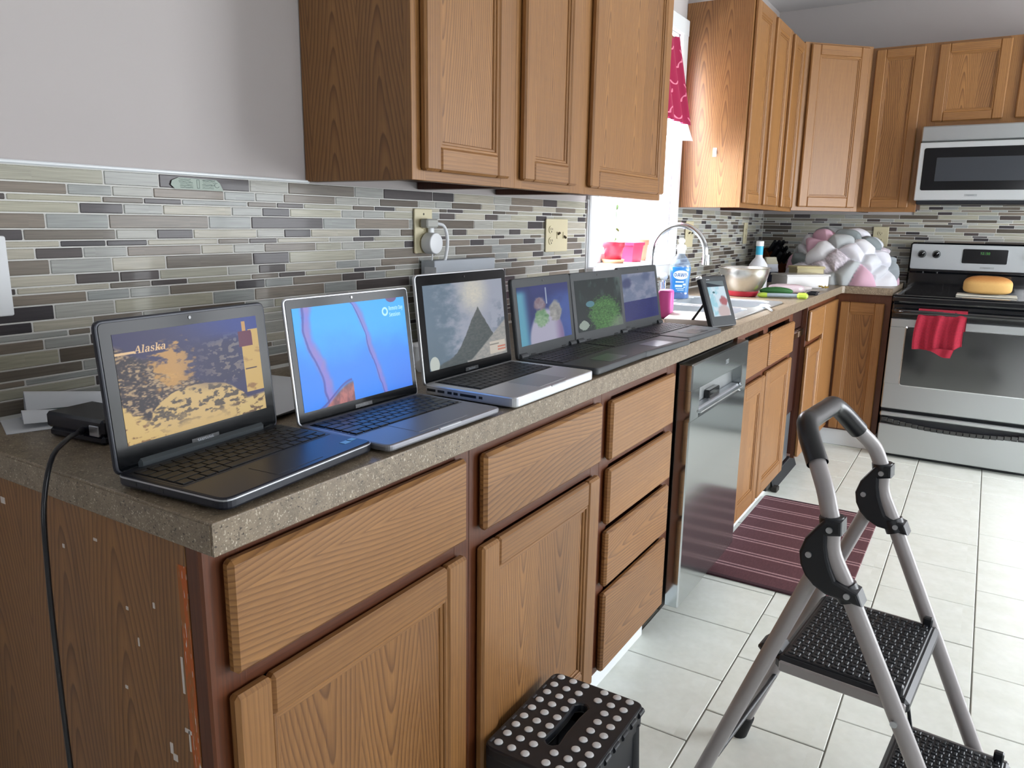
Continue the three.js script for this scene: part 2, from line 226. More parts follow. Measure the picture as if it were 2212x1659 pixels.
// window over the sink
{
  const g = new THREE.Group(); g.name = 'window_1'; tag(g, null, null, null, 'structure'); scene.add(g);
  part('casing', [bb(2.165, 2.237, 1.03, 2.19, 0, 0.02, { c: 0.004 }), bb(3.05, 3.122, 1.03, 2.19, 0, 0.02, { c: 0.004 }), bb(2.165, 3.122, 2.118, 2.19, 0, 0.022, { c: 0.004 }), bb(2.165, 3.122, 1.03, 1.085, 0, 0.018, { c: 0.004 })], M.trim, g);
  part('sill', bb(2.16, 3.127, 1.085, 1.106, -0.125, 0.045, { c: 0.005 }), M.trim, g);
  part('jamb', [bb(2.235, 2.247, 1.1, 2.12, -T, 0, { c: 0.001 }), bb(3.043, 3.055, 1.1, 2.12, -T, 0, { c: 0.001 }), bb(2.235, 3.055, 2.108, 2.12, -T, 0, { c: 0.001 })], M.trim, g);
  for (const [a, b, z] of [[1.106, 1.62, -0.115], [1.6, 2.108, -0.135]]) { const s = part('sash', [bb(2.247, 2.287, a, b, z - 0.012, z + 0.012), bb(3.003, 3.043, a, b, z - 0.012, z + 0.012), bb(2.247, 3.043, a, a + 0.04, z - 0.012, z + 0.012), bb(2.247, 3.043, b - 0.04, b, z - 0.012, z + 0.012)], M.trim, g); part('pane', bb(2.285, 3.005, a + 0.038, b - 0.038, z - 0.002, z + 0.002, { c: 0 }), M.glass, s); }
}
{
  const g = new THREE.Group(); g.name = 'door_1'; tag(g, null, null, null, 'structure'); scene.add(g);
  part('frame', [bb(2.3, 2.35, 0, 2.05, FZ, FZ + 0.13), bb(4.25, 4.3, 0, 2.05, FZ, FZ + 0.13), bb(2.35, 4.25, 2.0, 2.05, FZ, FZ + 0.13), bb(2.35, 4.25, 0, 0.03, FZ, FZ + 0.13)], M.trim, g);
  for (const [a, b, z] of [[2.35, 3.33, 0.035], [3.27, 4.25, 0.085]]) { const s = part('leaf', [bb(a, a + 0.06, 0.03, 2, FZ + z - 0.015, FZ + z + 0.015), bb(b - 0.06, b, 0.03, 2, FZ + z - 0.015, FZ + z + 0.015), bb(a + 0.06, b - 0.06, 0.03, 0.12, FZ + z - 0.015, FZ + z + 0.015), bb(a + 0.06, b - 0.06, 1.93, 2, FZ + z - 0.015, FZ + z + 0.015)], M.trim, g); part('pane', bb(a + 0.058, b - 0.058, 0.118, 1.932, FZ + z - 0.003, FZ + z + 0.003, { c: 0 }), M.glass, s); }
  const w3 = new THREE.Group(); w3.name = 'added_window_3'; tag(w3, null, null, null, 'structure'); scene.add(w3);  // unseen window, added to carry the frontal fill light
  const s3 = part('sash', [bb(-0.25, -0.16, 0.84, 2.09, FZ - 0.015, FZ + 0.1), bb(1.06, 1.15, 0.84, 2.09, FZ - 0.015, FZ + 0.1), bb(-0.25, 1.15, 0.84, 0.92, FZ - 0.015, FZ + 0.1), bb(-0.25, 1.15, 2.01, 2.09, FZ - 0.015, FZ + 0.1), bb(-0.16, 1.06, 1.44, 1.48, FZ + 0.03, FZ + 0.07)], M.trim, w3);
  part('pane', bb(-0.17, 1.07, 0.91, 2.02, FZ + 0.048, FZ + 0.052, { c: 0 }), M.glass, s3);
  const w = new THREE.Group(); w.name = 'window_2'; tag(w, null, null, null, 'structure'); scene.add(w);
  const s = part('sash', [bb(WX - 0.1, WX + 0.015, 0.87, 2.02, 1.7, 1.79), bb(WX - 0.1, WX + 0.015, 0.87, 2.02, 3.01, 3.1), bb(WX - 0.1, WX + 0.015, 0.83, 0.91, 1.7, 3.1), bb(WX - 0.1, WX + 0.015, 1.98, 2.06, 1.7, 3.1), bb(WX - 0.06, WX - 0.03, 0.9, 2, 2.38, 2.42)], M.trim, w);
  part('pane', bb(WX - 0.05, WX - 0.045, 0.9, 1.99, 1.78, 3.02, { c: 0 }), M.glass, s);
}
// ---------------------------------------------------------------- cabinets; builders work in run coordinates: x along the run, z out from the wall
function panelDoor(g, x0, x1, y0, y1, zf, { sw = 0.056, rw = 0.058, mat = M.oakS, pm = M.oakC } = {}) {
  const t = 0.019, z1 = zf, z0 = zf - t, i = 0.012;
  const d = part('door', [bb(x0, x0 + sw, y0, y1, z0, z1, { c: 0.005 }), bb(x1 - sw, x1, y0, y1, z0, z1, { c: 0.005 }), bb(x0 + sw - 0.001, x1 - sw + 0.001, y0, y0 + rw, z0, z1 - 0.0006, { c: 0.005, g: 'x' }), bb(x0 + sw - 0.001, x1 - sw + 0.001, y1 - rw, y1, z0, z1 - 0.0006, { c: 0.005, g: 'x' })], mat, g);
  const a = x0 + sw - 0.002, b = x1 - sw + 0.002, c = y0 + rw - 0.002, e = y1 - rw + 0.002, mo = [];
  for (const [o, dz] of [[0, 0.0035], [0.0065, 0.0075]]) mo.push(bb(a + o, a + o + 0.008, c + o, e - o, z0 + 0.002, z1 - dz, { c: 0.002 }), bb(b - o - 0.008, b - o, c + o, e - o, z0 + 0.002, z1 - dz, { c: 0.002 }), bb(a + o, b - o, c + o, c + o + 0.008, z0 + 0.002, z1 - dz - 0.0003, { c: 0.002, g: 'x' }), bb(a + o, b - o, e - o - 0.008, e - o, z0 + 0.002, z1 - dz - 0.0003, { c: 0.002, g: 'x' }));
  part('moulding', mo, mat, d); part('panel', bb(a + i - 0.002, b - i + 0.002, c + i - 0.002, e - i + 0.002, z0 + 0.001, z1 - 0.0115, { c: 0.001 }), pm, d);
  return d;
}
const drawer = (g, x0, x1, y0, y1, zf, m = M.oakC) => part('drawer_front', bb(x0, x1, y0, y1, zf - 0.019, zf, { c: 0.006, g: 'x' }), m, g);
function box(name, label, cat, x0, x1, y0, y1, d, { run, org, group, ...o } = {}) {   // org: where the run's wall stands
  const cx = (x0 + x1) / 2; return run ? thing(name, label, cat, [LX - d / 2, y0, cx], { turn: -Math.PI / 2, group, org: [cx, y0, d / 2] }) : thing(name, label, cat, [cx, y0, d / 2], { group, org: [cx, y0, d / 2] });
}
const BZ = 0.6, DZ = 0.62, BT = 0.904;   // face frame, door faces, top of base cabinets
function baseCarcass(g, x0, x1, stiles, rails, hollow = false, z = BZ) {
  part('carcass', [bb(x0, x1, 0.15, hollow ? 0.17 : BT, 0.02, z - 0.018, { c: 0.001 }), ...(hollow ? [bb(x0, x0 + 0.016, 0.15, BT, 0.02, z - 0.018, { c: 0.001 }), bb(x1 - 0.016, x1, 0.15, BT, 0.02, z - 0.018, { c: 0.001 }), bb(x0, x1, 0.15, 0.7, z - 0.026, z - 0.018, { c: 0.001 })] : []), bb(x0 + 0.01, x1 - 0.01, 0, 0.15, 0.02, 0.525, { c: 0.001 })], M.oakDark, g);
  part('face_frame', [...stiles.map(([a, b]) => bb(a, b, 0.15, BT, z - 0.019, z, { c: 0.001 })), ...rails.map(([a, b, c, d]) => bb(a, b, c, d, z - 0.019, z - 0.0004, { c: 0.001, g: 'x' }))], M.oakShade, g);
}
{ // left base cabinet with worn end panel
  const g = box('base_cabinet', 'leftmost oak base cabinet with worn end panel under the nearest laptop', 'cabinet', 0.008, 0.542, 0, BT, 0.6);
  baseCarcass(g, 0.03, 0.542, [[0.03, 0.062], [0.498, 0.542]], [[0.06, 0.5, BT - 0.035, BT], [0.06, 0.5, 0.7, 0.745], [0.06, 0.5, 0.15, 0.19]]);
  part('end_panel', bb(0.008, 0.03, 0, BT, 0.005, 0.572, { c: 0.001 }), M.oakP, g); part('corner_stile', bb(0.008, 0.034, 0, BT, 0.572, BZ, { c: 0.003 }), M.oakShade, g);
  const worn = tex(64, 512, (u, v) => { const n = fbm(u * 5, v * 30, 4), s = vn(u * 14 + 5, v * 70), e = ss(0.47, 0.53, n); return lerpC(s > 0.84 ? [214, 205, 198] : [188, 98, 48], [150, 102, 58], e * 0.7); });
  const we = cln(bb(0.0074, 0.009, 0.02, BT - 0.03, 0.556, 0.5725, { c: 0.0003 })); const p = we.attributes.position, uv = we.attributes.uv; for (let i = 0; i < p.count; i++) uv.setXY(i, (p.getZ(i) - 0.556) / 0.0165, p.getY(i) / 0.9);
  part('worn_edge', we, std({ map: worn, roughness: 0.8 }), g, 'bare orange worn edge');
  const sc = []; for (const [z, y, h, w] of [[0.548, 0.70, 0.05, 0.004], [0.545, 0.645, 0.006, 0.014], [0.552, 0.62, 0.03, 0.003], [0.51, 0.60, 0.016, 0.006], [0.515, 0.592, 0.01, 0.009], [0.46, 0.735, 0.012, 0.003], [0.44, 0.78, 0.005, 0.005], [0.5, 0.80, 0.008, 0.004], [0.38, 0.86, 0.004, 0.008], [0.3, 0.83, 0.006, 0.005], [0.14, 0.86, 0.01, 0.012], [0.42, 0.66, 0.005, 0.006]]) sc.push(bb(0.0072, 0.0085, y, y + h, z, z + w, { c: 0.0004 }));
  part('paint_scuff', sc, std({ color: 0xd8cfc8, roughness: 0.9 }), g, 'pale paint scuffs and specks', 'stuff');
  drawer(g, 0.033, 0.512, 0.733, 0.882, DZ, M.oakC); panelDoor(g, 0.03, 0.512, 0.16, 0.706, DZ, { pm: M.oakP });
}
{
  const g = box('base_cabinet', 'oak base cabinet behind the white-dotted stool, one drawer over a door', 'cabinet', 0.542, 1.076, 0, BT, 0.6);
  baseCarcass(g, 0.542, 1.076, [[0.542, 0.59], [1.03, 1.076]], [[0.58, 1.04, BT - 0.035, BT], [0.58, 1.04, 0.7, 0.745], [0.58, 1.04, 0.15, 0.19]]);
  drawer(g, 0.567, 1.047, 0.73, 0.874, DZ, M.oakC); panelDoor(g, 0.562, 1.047, 0.16, 0.7, DZ, { pm: M.oakC });
}
{
  const g = box('base_cabinet', 'oak base cabinet with a stack of four drawers left of the dishwasher', 'cabinet', 1.076, 1.575, 0, BT, 0.6);
  baseCarcass(g, 1.076, 1.575, [[1.076, 1.13], [1.5, 1.575]], [[1.12, 1.51, BT - 0.035, BT], [1.12, 1.51, 0.7, 0.73], [1.12, 1.51, 0.54, 0.57], [1.12, 1.51, 0.38, 0.41], [1.12, 1.51, 0.15, 0.19]]);
  for (const [a, b, m] of [[0.72, 0.866, M.oakS], [0.556, 0.698, M.oakS], [0.392, 0.538, M.oakC], [0.158, 0.374, M.oakP]]) drawer(g, 1.1, 1.522, a, b, DZ, m);
}
{
  const g = box('base_cabinet', 'oak sink base cabinet with two drawer fronts over two doors by the rug', 'cabinet', 2.2, 3.095, 0, BT, 0.6);
  baseCarcass(g, 2.2, 3.095, [[2.2, 2.3], [2.57, 2.64], [3.03, 3.095]], [[2.29, 3.04, BT - 0.035, BT], [2.29, 3.04, 0.68, 0.73], [2.29, 3.04, 0.15, 0.19]], true);
  drawer(g, 2.258, 2.592, 0.714, 0.856, DZ, M.oakS); drawer(g, 2.626, 3.06, 0.714, 0.856, DZ, M.oakC);
  panelDoor(g, 2.25, 2.588, 0.15, 0.686, DZ); panelDoor(g, 2.612, 3.06, 0.15, 0.692, DZ);
}
{
  const g = thing('base_cabinet', 'oak corner base cabinet turning the corner to the left of the range', 'cabinet', [4.3, 0, 0.4], { org: [4.3, 0, 0.4] });
  part('carcass', [bb(3.43, LX - 0.02, 0.13, BT, 0.02, BZ - 0.018, { c: 0.001 }), bb(4.235, LX - 0.02, 0.11, BT, BZ - 0.018, 0.893, { c: 0.001 }), bb(3.44, LX - 0.02, 0, 0.13, 0.02, 0.525, { c: 0.001 }), bb(4.25, LX - 0.02, 0, 0.1, 0.5, 0.89, { c: 0.001 })], M.oakDark, g);
  part('face_frame', [bb(3.43, 4.23, 0.11, BT, BZ - 0.019, BZ, { c: 0.001 }), bb(4.21, 4.236, 0.1, BT, BZ - 0.02, 0.893, { c: 0.001 })], M.oakShade, g);
  drawer(g, 3.43, 3.795, 0.714, 0.868, DZ, M.oakS); panelDoor(g, 3.425, 3.795, 0.12, 0.69, DZ, { sw: 0.05 });
  part('corner_filler', bb(3.8, 4.211, 0.12, 0.868, BZ - 0.002, BZ + 0.019, { c: 0.004 }), M.oakS, g);
  const before = g.children.length; panelDoor(g, 0.632, 0.862, 0.11, 0.856, LX - 4.19, { sw: 0.05 });
  for (const m of [g.children[before], ...g.children[before].children]) m.geometry.translate(4.3, 0, 0.4).rotateY(-Math.PI / 2).translate(LX - 4.3, 0, -0.4);
}
struct('baseboard_back', [bb(0.03, 1.585, 0, 0.15, 0.525, 0.538, { c: 0.004 }), bb(2.2, 3.43, 0, 0.15, 0.525, 0.534, { c: 0.004 })], M.trim);
struct('baseboard_right', bb(4.228, 4.252, 0, 0.105, 0.5, 0.895, { c: 0.004 }), M.trim);
// worktop, L-shaped, with the cut-out for the sink
{
  const F = 0.6385, s = new THREE.Shape(); s.moveTo(0, 0); s.lineTo(LX, 0); s.lineTo(LX, -0.897); s.lineTo(4.17, -0.897); s.lineTo(4.17, -F - 0.012); s.lineTo(4.158, -F); s.lineTo(0, -F); s.lineTo(0, 0);
  const h = new THREE.Path(); h.moveTo(2.215, -0.07); h.lineTo(2.215, -0.57); h.lineTo(2.905, -0.57); h.lineTo(2.905, -0.07); h.lineTo(2.215, -0.07); s.holes.push(h);
  const g = ext(s, 0.0405, 0.0018, 2); g.rotateX(-Math.PI / 2).translate(0, CT - 0.0405, 0);
  const m = solo('worktop', uvm(g, 'x', false), M.counter, 'brown speckled laminate worktop running along both walls under the laptops', 'countertop');
  const strip = bb(-0.0012, 0.0005, CT - 0.037, CT - 0.0035, 0.004, F - 0.004, { c: 0.0003 }); part('end_cap', strip, M.counter, m);
}
// upper cabinets
const UZ = 0.308, UD = 0.327, UB = 1.3544, UT = 2.268;
function upper(label, x0, x1, doors, { y0 = UB, run, dy = 1.374, org, stiles, left } = {}) {
  const g = box('wall_cabinet', label, 'cabinet', x0, x1, y0, UT, UZ, { run });
  part('carcass', [bb(x0 + (left ? 0.017 : 0), x1, y0 + 0.018, UT - 0.005, 0.003, UZ - 0.018, { c: 0.001 }), bb(x0 + (left ? 0.017 : 0), x1, y0, y0 + 0.019, UZ - 0.03, UZ - 0.018, { c: 0.001 }), bb(x0 + (left ? 0.017 : 0), x0 + 0.034, y0, y0 + 0.02, 0.003, UZ - 0.018, { c: 0.001 })], M.oakDark, g);
  if (left) part('side_panel', bb(x0, x0 + 0.017, y0, UT, 0.002, UZ - 0.018, { c: 0.001 }), left, g);
  const st = [[x0, doors[0][0] + 0.02], ...doors.slice(1).map((d, i) => [doors[i][1] - 0.015, d[0] + 0.015]), [doors.at(-1)[1] - 0.015, x1]];
  part('face_frame', [...st.map(([a, b]) => bb(a, b, y0, UT, UZ - 0.019, UZ, { c: 0.001 })), bb(x0 + 0.01, x1 - 0.01, y0, y0 + 0.045, UZ - 0.019, UZ - 0.0005, { c: 0.001, g: 'x' }), bb(x0 + 0.01, x1 - 0.01, UT - 0.045, UT, UZ - 0.019, UZ - 0.0005, { c: 0.001, g: 'x' })], M.oakS, g);
  doors.forEach(([a, b], i) => panelDoor(g, a, b, dy, UT - 0.012, UD, { sw: 0.052, rw: 0.05, pm: i % 2 ? M.oakS : M.oakC }));
  return g;
}
upper('first oak wall cabinet from the left, its dark side panel facing the bare wall', 0.754, 1.148, [[0.779, 1.1]], { left: M.oakP });
upper('narrow oak wall cabinet, second from the left above the white-framed laptop', 1.148, 1.53, [[1.166, 1.452]]);
upper('wide-doored oak wall cabinet ending at the sink window', 1.53, 2.122, [[1.54, 2.113]]);
{
  const g = upper('oak wall cabinet with two doors and a side panel lit by the sink window', 3.135, 3.85, [[3.15, 3.455], [3.51, 3.815]], { left: M.oakC });
  part('adhesive_hook', [bb(3.1325, 3.136, 1.585, 1.625, 0.165, 0.183, { c: 0.001 }), cyl(0.006, 0.008, 0.012, 12).rotateZ(Math.PI / 2).translate(3.128, 1.607, 0.174)], M.white, g, 'small white adhesive hook');
}
upper('narrow oak wall cabinet between the two-door cabinet and the diagonal corner cabinet', 3.85, 4.195, [[3.885, 4.15]]);
{
  const g = thing('wall_cabinet', 'diagonal oak corner wall cabinet above the quilt heap', 'cabinet', [4.52, UB + 0.008, 0.28], { org: [4.52, UB + 0.008, 0.28] });
  const s = new THREE.Shape(); s.moveTo(4.196, -0.003); s.lineTo(LX - 0.003, -0.003); s.lineTo(LX - 0.003, -0.61); s.lineTo(4.505, -0.61); s.lineTo(4.196, -0.301); s.lineTo(4.196, -0.003);
  part('carcass', ext(s, UT - UB - 0.03, 0, 1).rotateX(-Math.PI / 2).translate(0, UB + 0.02, 0), M.oakDark, g);
  const L = Math.hypot(0.309, 0.309), tr = (m) => { m.geometry.translate(4.52, UB + 0.008, 0.28).rotateY(-Math.PI / 4).translate(4.194, 0, 0.303).translate(-4.52, -UB - 0.008, -0.28); };
  const n = g.children.length;
  part('face_frame', [bb(0, 0.045, UB + 0.008, UT + 0.008, 0, 0.012, { c: 0.001 }), bb(L - 0.045, L, UB + 0.008, UT + 0.008, 0, 0.012, { c: 0.001 }), bb(0.01, L - 0.01, UB + 0.008, UB + 0.05, 0, 0.0115, { c: 0.001, g: 'x' }), bb(0.01, L - 0.01, UT - 0.04, UT + 0.008, 0, 0.0115, { c: 0.001, g: 'x' })], M.oakS, g);
  panelDoor(g, 0.035, L - 0.03, 1.384, UT - 0.002, 0.031, { pm: M.oakS });
  for (const m of g.children.slice(n)) { tr(m); m.children.forEach(tr); }
}
upper('narrow oak wall cabinet between the diagonal corner cabinet and the microwave', 0.612, 0.93, [[0.64, 0.888]], { run: true, dy: 1.386, y0: 1.362 });
upper('short oak wall cabinet with two doors above the microwave', 0.93, 1.692, [[0.955, 1.29], [1.344, 1.672]], { run: true, y0: 1.826, dy: 1.852 });
// ---------------------------------------------------------------- appliances
const txt = (w, h, bg, draw) => canvasTex(w, h, (c, a, b) => { c.fillStyle = bg; c.fillRect(0, 0, a, b); draw(c, a, b); });
function decal(name, w, h, map, parent, at, { rot = [0, 0, 0], o = {}, t = 0.0012 } = {}) {   // flat print on a thin plate, its face towards +z
  const g = new THREE.BoxGeometry(w, h, t); const uv = g.attributes.uv; for (let i = 0; i < uv.count; i++) if (i < 16 || i > 19) uv.setXY(i, 0.01, 0.01);
  g.rotateX(rot[0]).rotateY(rot[1]).rotateZ(rot[2]).translate(...at); return part(name, g, phy({ map, roughness: 0.4, ...o }), parent);
}
{
  const g = box('dishwasher', 'stainless dishwasher with a pocket handle under the worktop', 'dishwasher', 1.585, 2.185, 0, BT, 0.6);
  part('tub', [bb(1.588, 2.182, 0.1, 0.895, 0.03, 0.59, { c: 0.002 }), bb(1.6, 2.17, 0, 0.1, 0.03, 0.52, { c: 0.001 })], M.dark, g);
  const x0 = 1.59, x1 = 2.18, zf = 0.645, d = part('door', [bb(x0, x1, 0.12, 0.715, 0.6, zf, { c: 0.004 }), bb(x0, x1, 0.8, 0.882, 0.6, zf, { c: 0.004 }), bb(x0, x0 + 0.075, 0.71, 0.805, 0.6, zf, { c: 0.002 }), bb(x1 - 0.06, x1, 0.71, 0.805, 0.6, zf, { c: 0.002 })], M.steelV, g);
  part('handle_pocket', [bb(x0 + 0.07, x1 - 0.055, 0.71, 0.806, 0.602, 0.612, { c: 0.001 }), bx(x1 - x0 - 0.135, 0.006, 0.05, (x0 + x1) / 2 + 0.008, 0.7275, 0.628, { c: 0.001 }).translate(0, 0, 0)], M.steel, d);
  part('control_strip', bb(x0 + 0.085, x1 - 0.07, 0.722, 0.738, 0.612, 0.64, { c: 0.003 }), M.alu, d);
  part('display', bb(1.815, 1.92, 0.735, 0.764, 0.611, 0.63, { c: 0.003 }), M.blackGloss, d);
  decal('badge', 0.032, 0.014, txt(128, 56, '#8d9294', (c) => { c.fillStyle = '#5d6265'; c.fillRect(10, 10, 108, 36); c.fillStyle = '#b9bdbf'; c.font = 'bold 30px sans-serif'; c.fillText('LG', 40, 39); }), d, [1.93, 0.842, zf + 0.0002], { o: { metalness: 0.5 } });
}
{
  const g = box('trash_compactor', 'dark recessed trash compactor between the sink cabinet and the corner cabinet', 'compactor', 3.1, 3.425, 0, BT, 0.585);
  const db = wood(os, { color: 0x5a3526 });
  part('case', bb(3.1, 3.425, 0.02, 0.9, 0.03, 0.55, { c: 0.002 }), M.dark, g); part('top_panel', bb(3.104, 3.421, 0.79, 0.89, 0.55, 0.575, { c: 0.002, g: 'x' }), db, g);
  part('handle_bar', [bb(3.104, 3.421, 0.745, 0.785, 0.55, 0.592, { c: 0.006 }), bb(3.104, 3.421, 0.786, 0.7885, 0.55, 0.594, { c: 0.001 })], M.blackGloss, g); part('drawer_panel', bb(3.104, 3.421, 0.36, 0.742, 0.55, 0.572, { c: 0.003 }), db, g);
  part('lower_panel', bb(3.104, 3.421, 0.11, 0.355, 0.545, 0.566, { c: 0.003 }), std({ color: 0x70767a, metalness: 0.6, roughness: 0.4 }), g);
}
{ const g = thing('toe_plate', 'loose black toe plate leaning on the baseboard beyond the striped rug', 'plate', [3.4, 0, 0.558]); part('blade', bx(0.5, 0.062, 0.006, 0.03, 0.03, 0.01, { c: 0.002 }).rotateX(-0.32), M.rubber, g); part('lip', bx(0.2, 0.02, 0.02, 0.1, 0.06, -0.004, { c: 0.004 }).rotateX(-0.2), M.black, g); part('clip', bx(0.05, 0.025, 0.03, -0.21, 0.013, 0.014, { c: 0.004 }), M.dark, g); }
{ // range: run coordinates along the right wall (x = world z, z = out from the wall)
  const a = 0.908, b = 1.67, g = box('range', 'stainless and black electric range with a red towel on its handle', 'range', a, b, 0, 1.19, 0.66, { run: true }), f = 0.69, cx = (a + b) / 2;
  part('body', [bb(a, b, 0.03, 0.878, 0.03, f - 0.045, { c: 0.003 }), bb(a + 0.02, b - 0.02, 0, 0.04, 0.05, f - 0.06, { c: 0.002 })], M.black, g);
  const dr = part('storage_drawer', [bb(a, b, 0.026, 0.196, f - 0.04, f - 0.004, { c: 0.005 }), bb(a, b, 0.238, 0.264, f - 0.04, f - 0.002, { c: 0.006 })], M.steel, g);
  part('handle_recess', [bb(a + 0.004, b - 0.004, 0.19, 0.242, f - 0.04, f - 0.028, { c: 0.001 })], M.black, dr);
  const lip = []; for (let i = 0; i < 24; i++) { const u0 = i / 24, u1 = (i + 1) / 24, h = u => 0.236 - 0.034 * (1 - Math.pow(Math.abs(2 * u - 1), 2.2)); lip.push(bb(mix(a + 0.01, b - 0.01, u0), mix(a + 0.01, b - 0.01, u1) + 0.001, h((u0 + u1) / 2) - 0.022, h((u0 + u1) / 2), f - 0.03, f + 0.001, { c: 0.003 })); }
  part('curved_lip', lip, M.blackGloss, dr);
  const d = part('oven_door', [bb(a, b, 0.285, 0.43, f - 0.04, f, { c: 0.005 }), bb(a, b, 0.742, 0.79, f - 0.04, f, { c: 0.004 }), bb(a, a + 0.085, 0.425, 0.745, f - 0.04, f, { c: 0.003 }), bb(b - 0.085, b, 0.425, 0.745, f - 0.04, f, { c: 0.003 })], M.steel, g);
  part('window_rim', slab(b - a - 0.15, 0.332, 0.006, 0.02, 0.002).translate(cx, 0.586, f - 0.004), M.chrome, d);
  part('oven_window', slab(b - a - 0.16, 0.322, 0.008, 0.016, 0.002).translate(cx, 0.586, f - 0.004), phy({ color: 0x0c0e12, roughness: 0.1, ior: 2.3 }), d);
  part('top_trim', bb(a, b, 0.79, 0.872, f - 0.04, f, { c: 0.006 }), M.blackGloss, d);
  part('handle', [tube([[a + 0.01, 0.832, f - 0.002], [a + 0.03, 0.833, f + 0.042], [cx, 0.834, f + 0.052], [b - 0.03, 0.833, f + 0.042], [b - 0.01, 0.832, f - 0.002]], 0.0135, 60, 12)], M.blackGloss, d);
  part('cooktop', [bb(a - 0.004, b + 0.004, 0.878, 0.912, 0.1, f + 0.012, { c: 0.008 }), bb(a, a + 0.02, 0.91, 0.92, 0.1, f + 0.005, { c: 0.004 }), bb(b - 0.02, b, 0.91, 0.92, 0.1, f + 0.005, { c: 0.004 }), bb(a, b, 0.91, 0.92, f - 0.02, f + 0.008, { c: 0.004 })], M.blackGloss, g);
  const bp = part('backguard', [bb(a + 0.004, b - 0.004, 0.9, 1.19, 0.03, 0.085, { c: 0.012 }), bb(a + 0.004, b - 0.004, 0.9, 1.02, 0.08, 0.11, { c: 0.01 })], M.blackGloss, g);
  part('control_panel', slab(b - a - 0.025, 0.148, 0.006, 0.012, 0.002).translate(cx, 1.107, 0.084), std({ color: 0xc3c9cc, metalness: 0.75, roughness: 0.42 }), bp);
  part('display', slab(0.225, 0.082, 0.004, 0.008, 0.001).translate(cx + 0.012, 1.117, 0.0895), M.blackGloss, bp);
  decal('clock', 0.05, 0.02, txt(160, 64, '#0b0d10', c => { c.fillStyle = '#58b84a'; c.font = '52px monospace'; c.fillText('12:50', 2, 50); }), bp, [cx + 0.012, 1.135, 0.0935]);
  for (const [z, i] of [[0.978, 0], [1.054, 1], [1.53, 2], [1.606, 3]]) { const k = part('knob', [cyl(0.021, 0.024, 0.012, 20).rotateX(Math.PI / 2).translate(z, 1.122, 0.095), cyl(0.017, 0.02, 0.014, 20).rotateX(Math.PI / 2).translate(z, 1.122, 0.107), bx(0.008, 0.036, 0.012, 0, 0, 0, { c: 0.003 }).rotateZ(-0.9).translate(z, 1.122, 0.117)], M.blackGloss, bp); part('pointer', bx(0.003, 0.014, 0.002, 0, 0.012, 0, { c: 0.0005 }).rotateZ(-0.9).translate(z, 1.122, 0.1235), M.white, k); }
  decal('lettering', 0.07, 0.012, txt(280, 48, '#aeb3b5', c => { c.fillStyle = '#70777a'; c.font = 'italic 34px sans-serif'; c.fillText('Frigidaire', 55, 36); }), bp, [cx + 0.03, 1.052, 0.0898], { o: { metalness: 0.6 } });
}
{
  const a = 0.922, b = 1.684, g = box('microwave', 'stainless over-the-range microwave with a black window under the short cabinet', 'microwave', a, b, 1.425, 1.824, 0.4, { run: true }), f = 0.4, cx = (a + b) / 2;
  part('body', bb(a, b, 1.44, 1.822, 0.01, 0.36, { c: 0.003 }), M.black, g); part('vent_grille', bb(a, b, 1.74, 1.822, 0.35, 0.385, { c: 0.006 }), M.steel, g); part('base_vent', bb(a + 0.01, b - 0.01, 1.405, 1.442, 0.1, 0.37, { c: 0.004 }), M.black, g);
  const d = part('door', bb(a, b, 1.425, 1.735, 0.36, f, { c: 0.004 }), std({ color: 0xc6cbcd, metalness: 0.7, roughness: 0.45 }), g);
  part('black_glass', slab(0.56, 0.226, 0.004, 0.012, 0.001).translate(a + 0.025 + 0.28, 1.592, f - 0.002), M.blackGloss, d); part('mesh_window', slab(0.44, 0.125, 0.003, 0.003, 0.0005).translate(a + 0.09 + 0.22, 1.59, f + 0.0005), phy({ color: 0x30343a, roughness: 0.3 }), d);
  part('control_panel', slab(0.15, 0.226, 0.004, 0.012, 0.001).translate(b - 0.09, 1.592, f - 0.002), M.blackGloss, d);
  decal('lettering', 0.06, 0.012, txt(240, 48, '#a9aeb1', c => { c.fillStyle = '#6b7175'; c.font = 'italic 34px sans-serif'; c.fillText('Frigidaire', 36, 36); }), d, [1.195, 1.452, f + 0.0002], { o: { metalness: 0.6 } });
}
